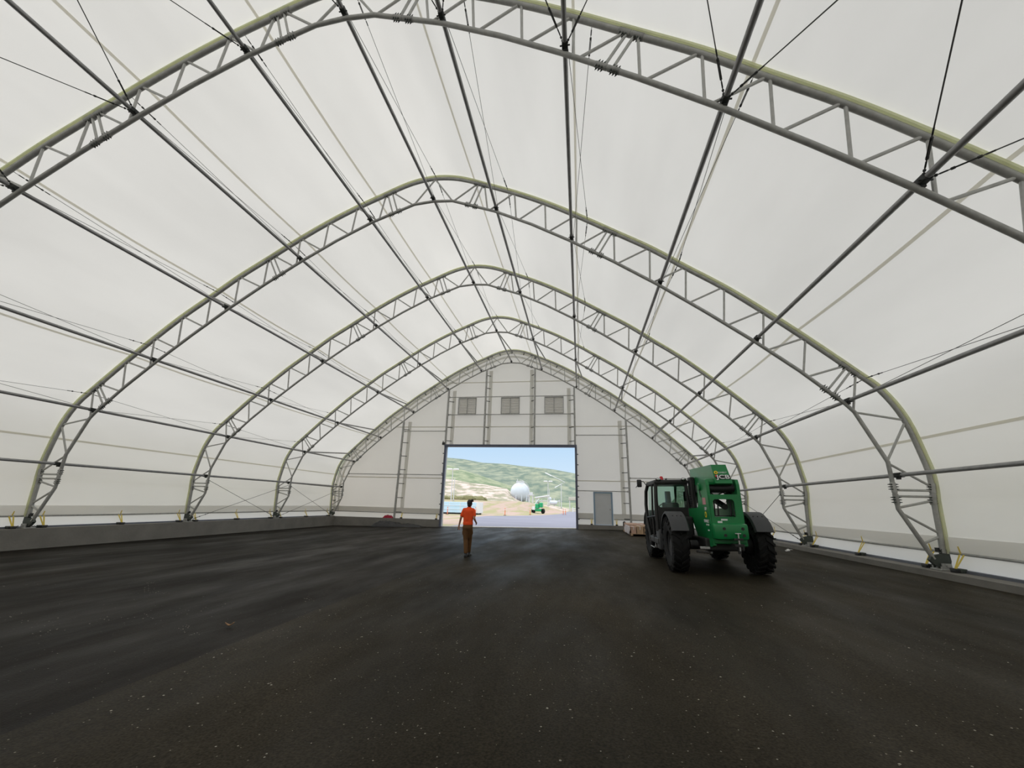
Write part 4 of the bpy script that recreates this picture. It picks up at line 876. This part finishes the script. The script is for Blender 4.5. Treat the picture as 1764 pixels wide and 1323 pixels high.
m_.add(vs, [(i * 7 + j, i * 7 + j + 1, i * 7 + j + 8, i * 7 + j + 7) for i in range(8) for j in range(6)]); o = build(m_, 'wrapping_sheet', 'wrap', None, True); tag(o, 'pale plastic wrapping hanging down the left side of the boxes', 'wrapping')
o.modifiers.new('thick', 'SOLIDIFY').thickness = 0.006
m_ = MB(); m_.lathe([(0.0, 0.0), (0.09, 0.0), (0.09, 0.26), (0.08, 0.28), (0.0, 0.28)], (0, 0, 0), 'z', 14); m_.tube((0, 0, 0.28), (0, 0, 0.32), 0.03, 8)
o = build(m_, 'canister', 'black', None, True, loc=(8.18, Y5 + 0.06, 0.0)); tag(o, 'small black canister standing on the curb right of the grey door', 'canister')
# litter, leaf and stone chips
for i, (x, y, s) in enumerate(((12.97, 17.95, 0.13), (12.72, 17.5, 0.1))):
    vs = []; k = 5
    for a in range(k):
        for b in range(k): vs.append(((a / 4 - .5) * s * 1.6, (b / 4 - .5) * s, abs(noise.noise((a * .9 + i * 7, b * .9, i))) * s * 0.7 + 0.006))
    m_ = MB(); m_.add(vs, [(a * k + b, a * k + b + 1, a * k + b + k + 1, a * k + b + k) for a in range(k - 1) for b in range(k - 1)]); o = build(m_, 'paper_scrap', 'paper', loc=(x, y, fz(x)))
    o.modifiers.new('thick', 'SOLIDIFY').thickness = 0.004
    tag(o, 'crumpled white paper scrap on the floor by the right curb, %s' % ('larger one' if i == 0 else 'smaller one'), 'litter', 'paper scraps by the right curb')
vs = []
for a in range(9):
    for b in range(4): vs.append(((a / 8 - .5) * 0.11, (b / 3 - .5) * 0.045 * math.sin(math.pi * (a + .4) / 8.8), 0.006 + 0.035 * abs(a / 4 - 1) ** 1.5 + 0.012 * abs(b - 1.5)))
m_ = MB(); m_.add(vs, [(a * 4 + b, a * 4 + b + 1, a * 4 + b + 5, a * 4 + b + 4) for a in range(8) for b in range(3)]); o = build(m_, 'dry_leaf', 'leaf', None, True, loc=(0.68, 5.34, fz(0.68)))
o.rotation_euler = (0, -0.0195, 0.3); o.modifiers.new('thick', 'SOLIDIFY').thickness = 0.003; tag(o, 'curled brown dry leaf lying on the dark asphalt', 'leaf')
def chip(m_, x, y, s):
    z = fz(x); h = s * random.uniform(0.2, 0.5); a0 = random.uniform(0, 6.28); n = 5
    ring_ = [(x + s * random.uniform(0.6, 1) * math.cos(a0 + 6.283 * k / n), y + s * random.uniform(0.6, 1) * math.sin(a0 + 6.283 * k / n), z) for k in range(n)]
    m_.add(ring_ + [(x, y, z + h)], [(k, (k + 1) % n, n) for k in range(n)])
m_ = MB()
for i in range(900):
    y = 1.6 + 13 * random.random() ** 1.6; x = 5.2 + random.uniform(-1.15, 1.15) * (y + 1.5)
    if -13 < x < 13: chip(m_, x, y, random.choice((0.004, 0.005, 0.007, 0.010, 0.013)) * (0.8 + y * 0.05) * (0.55 if x < 1.25 else 1))
GRP = [[[-3.52, 7.99], [-3.44, 7.8], [-3.16, 7.54], [-2.81, 7.25], [-2.49, 7.04], [-2.29, 6.97], [-2.07, 6.92]], [[-0.03, 5.35], [0.18, 5.2], [0.47, 5.0], [0.6, 4.93]], [[0.44, 7.27], [0.64, 7.02], [0.82, 6.88]],
       [[-3.15, 5.37], [-2.7, 5.23], [-2.31, 5.12], [-1.84, 5.0], [-1.38, 4.82], [-1.29, 4.6], [-1.14, 4.69]], [[-1.25, 5.32], [-1.06, 5.48], [-0.87, 5.64], [-0.68, 5.81], [-0.47, 6.0], [-0.17, 6.31]],
       [[-12.83, 17.75], [-12.77, 18.14], [-12.7, 18.56]], [[-12.6, 21.9], [-12.5, 23.7], [-12.4, 24.9]], [[-5.66, 6.85], [-5.42, 6.96], [-5.18, 7.07], [-5.0, 7.22]]]
for gi, g in enumerate(GRP):
    for a, b in zip(g, g[1:]):
        for i in range(5):
            t = random.random(); j = 0.05 if gi in (0, 1, 2) else 0.13
            chip(m_, a[0] + (b[0] - a[0]) * t + random.gauss(0, j), a[1] + (b[1] - a[1]) * t + random.gauss(0, j), random.uniform(0.005, 0.012))
o = build(m_, 'stone_chips', 'stone'); tag(o, 'tiny pale stone chips scattered over the asphalt', 'stones', kind='stuff')

# ------------------------------------------------------------------ outside: ground, road, bank, hills
def sst(a, b, t): t = max(0, min(1, (t - a) / (b - a))); return t * t * (3 - 2 * t)
def lerp_tab(T, u):
    if u <= T[0][0]: return T[0][1]
    for (a, va), (b, vb) in zip(T, T[1:]):
        if u <= b: return va + (vb - va) * (u - a) / (b - a)
    return T[-1][1]
A1 = [(-0.6, 2.6), (-0.13, 2.5), (-0.07, 1.5), (-0.02, 0.2), (0.02, 0.0)]
A2 = [(-0.7, 10.5), (-0.34, 10.2), (-0.25, 8.0), (-0.175, 6.2), (-0.152, 2.0), (-0.13, 0.0)]
def gz(x, y):
    u = (x - 5.245) / max(y, 20); st = lerp_tab([(-0.13, 72), (-0.07, 98), (0, 120)], u)
    z = -0.50 + lerp_tab(A1, u) * sst(st, st + 45, y) + lerp_tab(A2, u) * sst(128, 195, y)
    if y > 75: z += 0.22 * noise.noise((x * 0.12, y * 0.09, 1.0)) * sst(75, 110, y) + 0.8 * noise.noise((x * 0.05, y * 0.05, 4.0)) * sst(130, 190, y)
    return z
def polar(mb, us, ys, f):
    n = len(us); vs = []
    for y in ys:
        for u in us: x = 5.245 + u * y; vs.append((x, y, f(x, y)))
    mb.add(vs, [(j * n + i, j * n + i + 1, (j + 1) * n + i + 1, (j + 1) * n + i) for j in range(len(ys) - 1) for i in range(n - 1)])
US = [-0.9 + 1.5 * i / 120 for i in range(121)]
m_ = MB(); polar(m_, US, [30.97 + 0.0 * i if i == 0 else 31 + (128 - 31) * (i / 40) ** 1.6 for i in range(41)], lambda x, y: gz(x, y))
for x0_, x1_, y0_, y1_ in ((-160, -14.4, -90, 30.97), (14.4, 160, -90, 30.97), (-14.4, 14.4, -90, YB)):  # unseen ground around the hall, added to bounce warm light onto the walls
    m_.add([(x0_, y0_, -0.5), (x1_, y0_, -0.5), (x1_, y1_, -0.5), (x0_, y1_, -0.5)], [(0, 1, 2, 3)])
o = build(m_, 'dirt_yard', 'dirt', None, True); tag(o, 'dry dirt and yellow grass verge beyond the doorway, with unseen bounce ground around the hall', 'ground', kind='structure')
m_ = MB(); polar(m_, US, [128 + i * 6 for i in range(13)], gz); o = build(m_, 'sand_bank', 'bank', None, True); tag(o, 'rocky sandy bank rising left of the white tank', 'bank', kind='structure')
NH = [(-0.9, 50), (-0.333, 33.3), (-0.253, 25.2), (-0.173, 16.9), (-0.12, 9.0), (-0.05, 4), (0.6, 3.0)]
def nh(x, y):
    u = (x - 5.245) / y; c = lerp_tab(NH, u); g = lerp_tab([(-0.7, 10), (-0.25, 7.5), (-0.13, 0.5), (0, -0.4)], u)
    z = g - 0.6 + (c - g) * sst(195, 350, y) if y < 350 else c - (y - 350) * 0.05
    return z + 0.03 * c * noise.noise((x * 0.02, y * 0.02, 2.0)) * (1 if 220 < y < 345 else 0)
m_ = MB(); polar(m_, US, [196 + i * 8 for i in range(22)], nh); o = build(m_, 'green_hill', 'hill_near', None, True); tag(o, 'grassy green hillside sloping down behind the sandy bank', 'hill', kind='structure')
FH = [(-0.9, 105), (-0.337, 88.3), (-0.285, 85.2), (-0.24, 78.7), (-0.181, 76.9), (-0.138, 72.8), (-0.067, 68), (-0.01, 60), (0.1, 45), (0.6, 40)]
def fh(x, y):
    u = (x - 5.245) / y; c = lerp_tab(FH, u); t = sst(330, 820, y) if y < 800 else 1
    t = max(0, (y - 350) / 450) ** 0.85 if y < 800 else 1 - (y - 800) / 900
    r = 9 * noise.noise((x * 0.009, y * 0.004, 5.0)) + 3.5 * noise.noise((x * 0.03, y * 0.012, 6.0))
    spur = 8 * math.exp(-((u + 0.10) / 0.035) ** 2) * math.exp(-((y - 560) / 90) ** 2)
    return 1.5 + (c - 1.5) * t + r * (math.sin(math.pi * min(1, max(0, (y - 360) / 440)))) + spur
m_ = MB(); polar(m_, US, [345 + i * 13 for i in range(42)], fh); o = build(m_, 'scrub_hill', 'hill_far', None, True); tag(o, 'long scrub covered ridge on the skyline beyond the doorway', 'hill', kind='structure')
RD = [(-4.6, 31.2), (-4.4, 37), (-8.5, 50), (-8.0, 60), (-4.2, 66), (-0.8, 76), (1.0, 90), (1.5, 120), (0, 190), (8, 190), (12, 120), (20, 60), (25, 31.2)]
m_ = MB(); m_.prism([(x, y) for x, y in RD], 'z', -0.60, -0.465); o = build(m_, 'road', 'road'); tag(o, 'pale lavender grey asphalt road outside the doorway', 'road', kind='structure')
# scrub clumps on the bank
m_ = MB()
for i in range(46):
    u = random.uniform(-0.36, -0.235); y = random.uniform(120, 134); x = 5.245 + u * y; r = random.uniform(0.5, 1.4); c = Vector((x, y, gz(x, y) + r * 0.25))
    q = MB(); q.ball(c, r, 8, 6, (1.4, 1, 0.75)); m_.add([Vector(p) + Vector((noise.noise((p[0], p[1], p[2])), 0, noise.noise((p[2], p[0], p[1])))) * 0.35 * r for p in q.v], q.f)
o = build(m_, 'scrub_clumps', 'shrub', None, True); tag(o, 'olive brown scrub growing on the foot of the sandy bank', 'scrub', kind='stuff')

# ------------------------------------------------------------------ outside: built things
r_ = empty('gas_tank', (-19.0, 170, gz(-19, 170))); tag(r_, 'large white spherical storage tank below the hills', 'tank'); bz_ = gz(-19, 170)
m_ = MB(); m_.ball((0, 0, 5.9 - bz_), 3.95, 40, 24); ts = build(m_, 'sphere', 'tank', r_, True)
for i in range(10):
    a = 2 * math.pi * i / 10; m_ = MB(); m_.tube((3.6 * math.cos(a), 3.6 * math.sin(a), -0.3), (3.6 * math.cos(a), 3.6 * math.sin(a), 4.6 - bz_ + 1.0), 0.22, 8); build(m_, 'leg', 'tank', r_, True)
m_ = MB(); m_.path([(4.05 * math.cos(t), -2.0, 5.9 - bz_ + 4.1 * math.sin(t)) for t in [math.radians(a) for a in range(5, 90, 6)]], 0.16, 6); m_.path([(4.05 * math.cos(t), -2.0, 6.6 - bz_ + 4.1 * math.sin(t)) for t in [math.radians(a) for a in range(5, 90, 6)]], 0.07, 6); build(m_, 'stair', 'pale_metal', r_)
m_ = MB(); m_.ring(rrect(-1.5, 1.5, -1.5, 1.5, 0.3), rrect(-1.4, 1.4, -1.4, 1.4, 0.3), 'z', 5.9 - bz_ + 3.75, 5.9 - bz_ + 4.5); m_.tube((-1.2, 0, 9.4 - bz_), (-1.2, 0, 11.2 - bz_), 0.14, 6); build(m_, 'top_platform', 'pale_metal', r_)
r_ = empty('cargo_container', (-14.2, 66.5, -0.5)); tag(r_, 'long pale blue container left of the walking person', 'container')
m_ = MB(); m_.rbox((-4.2, -1.2, 0.22), (3.7, 1.2, 1.85), 0.04); build(m_, 'body', 'container', r_)
for z in (0.75, 1.30): 
    m_ = MB(); m_.box((-0.3, -1.22, z), (7.9, 0.05, 0.05)); build(m_, 'rail', 'white', r_)
for x in (-3.0, -1.2, 0.6, 2.4):
    m_ = MB(); m_.box((x, -1.215, 1.02), (0.07, 0.04, 1.55)); build(m_, 'rib', 'white', r_)
m_ = MB(); m_.rbox((3.2, -1.24, 0.22), (3.74, 1.22, 1.88), 0.02); build(m_, 'end_panel', 'white', r_)
m_ = MB(); m_.box((-0.25, -0.9, 0.12), (7.6, 0.2, 0.2)); m_.box((-0.25, 0.9, 0.12), (7.6, 0.2, 0.2)); build(m_, 'skid', 'black', r_)
def lamp(label, x, y, h, double, base=None):
    zb = gz(x, y) if base is None else base; r_ = empty('light_pole', (x, y, zb)); tag(r_, label, 'light pole', 'light poles outside'); H = h - zb
    m_ = MB(); m_.tube((0, 0, 0), (0, 0, H), 0.13, 8, 0.09); build(m_, 'pole', 'pale_metal', r_, True)
    if double:
        for s_ in (-1, 1):
            m_ = MB(); m_.rbox((s_ * 0.75 - 0.6, -0.3, H - 0.15), (s_ * 0.75 + 0.6, 0.3, H + 0.2), 0.1); build(m_, 'lamp_head', 'white', r_, True)
    m_ = MB(); m_.tube((0, 0, 0), (0, 0, 0.5), 0.25, 8); build(m_, 'footing', 'concrete_lt', r_)
lamp('tall pale light pole with two heads left of the person', -22.95, 90, 8.4, True)
lamp('pale light pole with two heads right of the green lift', -4.6, 130, 8.3, True)
lamp('thin plain mast beside the left light pole', -27.0, 105, 7.4, False)
lamp('thin plain mast near the right doorway jamb', -1.0, 140, 8.3, False)
lamp('short plain mast between the pale light pole and white pipework', -5.6, 150, 6.8, False)
for i, (x, y, lb) in enumerate(((-14.6, 62, 'in front of the pale blue container'), (-11.0, 65.0, 'at the right end of the pale blue container'), (-6.5, 66, 'in the middle of the dirt verge'), (-3.7, 76, 'just left of the green lift'), (1.9, 83, 'near the right doorway jamb, left of a pair'), (2.25, 85, 'near the right doorway jamb, right of a pair'))):
    r_ = empty('delineator_post', (x, y, gz(x, y))); tag(r_, 'orange delineator post ' + lb, 'post', 'orange delineator posts')
    m_ = MB(); m_.lathe([(0.0, 1.12), (0.05, 1.12), (0.06, 1.0), (0.06, 0.06), (0.09, 0.05)], (0, 0, 0), 'z', 10); build(m_, 'tube', 'delineator', r_, True)
    m_ = MB(); m_.lathe([(0.062, 0.95), (0.066, 0.95), (0.066, 0.82), (0.062, 0.82)], (0, 0, 0), 'z', 10); build(m_, 'reflective_band', 'white', r_)
    m_ = MB(); m_.rbox((-0.2, -0.2, 0), (0.2, 0.2, 0.06), 0.02); build(m_, 'base', 'black', r_)
# green boom lift
r_ = empty('boom_lift', (-3.45, 88, gz(-3.45, 88))); tag(r_, 'small green boom lift parked on the dirt outside', 'boom lift')
m_ = MB(); m_.rbox((-0.75, -0.9, 0.45), (0.75, 0.9, 0.95), 0.08); build(m_, 'chassis', 'green_far', r_)
m_ = MB(); m_.rbox((-0.55, -1.0, 0.98), (0.2, 0.9, 1.9), 0.1); m_.rbox((0.25, -1.0, 1.2), (0.95, 0.9, 2.15), 0.12); build(m_, 'turret', 'green_far', r_)
m_ = MB(); boxpath(m_, [(-0.6, -0.15, 0.2, 1.4, 1.7), (0.9, -0.15, 0.2, 2.0, 2.3)]); build(m_, 'boom_base', 'black', r_)
m_ = MB(); m_.tube((-0.6, -0.3, 1.8), (0.2, -0.3, 2.85), 0.16, 8); build(m_, 'boom', 'pale_metal', r_)
for x, y in ((-1.0, -0.7), (1.0, -0.7), (-1.0, 0.8), (1.0, 0.8)):
    m_ = MB(); m_.lathe([(0.2, -0.15), (0.45, -0.15), (0.5, -0.1), (0.5, 0.1), (0.45, 0.15), (0.2, 0.15)], (0, 0, 0), 'x', 20); w = build(m_, 'wheel', 'rubber', r_, True, loc=(x, y, 0.5)); w.rotation_euler = (0, 0, 0.6)
m_ = MB(); m_.rbox((-1.15, -1.15, 0.7), (-0.55, -0.85, 1.35), 0.05); build(m_, 'control_box', 'white', r_)
# conveyor pipe that zigzags down the hillside
m_ = MB(); m_.path([(-24, 356, 27.5), (-18.4, 350, 24.7), (-7.4, 352, 19.7), (-15.5, 346, 14.9)], 0.55, 8); o = build(m_, 'hillside_pipe', 'pale_metal', None, True); tag(o, 'pale zigzag pipe running down the green hillside', 'pipe')
o_l = [(-20.5, 352), (-12, 351), (-8, 352), (-13, 348)]
# pipework and sheds near the tank
r_ = empty('pipe_rack', (-7.5, 152, gz(-7.5, 152))); tag(r_, 'pale industrial pipework right of the white tank', 'pipework'); q = gz(-7.5, 152)
for x in (-5.6, -4.3): 
    m_ = MB(); m_.box((x, 0, 1.6), (0.25, 0.25, 3.2)); m_.box((x, 1.5, 1.6), (0.25, 0.25, 3.2)); build(m_, 'support', 'pale_metal', r_)
m_ = MB(); m_.box((-4.95, 0.7, 3.3), (2.0, 2.0, 0.3)); m_.rbox((-5.6, 0.2, 3.4), (-4.4, 1.2, 4.3), 0.1); build(m_, 'platform', 'pale_metal', r_)
for x in (-3.0, -1.0, 1.2, 3.4, 5.2):
    m_ = MB(); m_.tube((x, 0, -0.5), (x, 0, 2.6 + 0.7 * math.sin(x)), 0.14, 6); build(m_, 'upright', 'pale_metal', r_)
m_ = MB(); m_.tube((-3.4, 0, 2.4), (1.8, 0, 3.2), 0.3, 8); m_.tube((-3.4, 0.3, 1.4), (5.6, 0.3, 1.4), 0.18, 8); build(m_, 'header_pipe', 'pale_metal', r_)
m_ = MB(); m_.path([(1.6, -0.5, 0.9), (2.0, -0.5, 0.9), (4.2, -0.5, 0.9), (4.6, -0.5, 0.9)], [0.3, 0.75, 0.75, 0.3], 14); build(m_, 'vessel', 'tank', r_, True)
m_ = MB(); m_.ball((1.9, 0.2, 2.2), 0.6, 12, 8); build(m_, 'small_tank', 'tank', r_, True)
r_ = empty('open_shed', (5.5, 160, gz(5.5, 160))); tag(r_, 'pale flat roofed shed by the right jamb of the doorway', 'shed')
m_ = MB(); m_.rbox((-4.6, -3, 3.6), (5, 3, 4.7), 0.1); build(m_, 'roof', 'cream', r_)
for x in (-4.2, -1.4, 1.4, 4.4):
    m_ = MB(); m_.tube((x, -2.6, 0), (x, -2.6, 3.7), 0.15, 8); build(m_, 'post', 'pale_metal', r_)
r_ = empty('roadside_gate', (6.5, 118, gz(6.5, 118))); tag(r_, 'low white barrier gate across the road by the right jamb', 'gate')
for x in (-3.4, 0.5, 3.6):
    m_ = MB(); m_.box((x, 0, 0.65), (0.22, 0.22, 1.4)); build(m_, 'post', 'white', r_)
for z in (0.5, 1.0):
    m_ = MB(); m_.box((0.1, 0, z), (7.0, 0.1, 0.14)); build(m_, 'bar', 'white', r_)
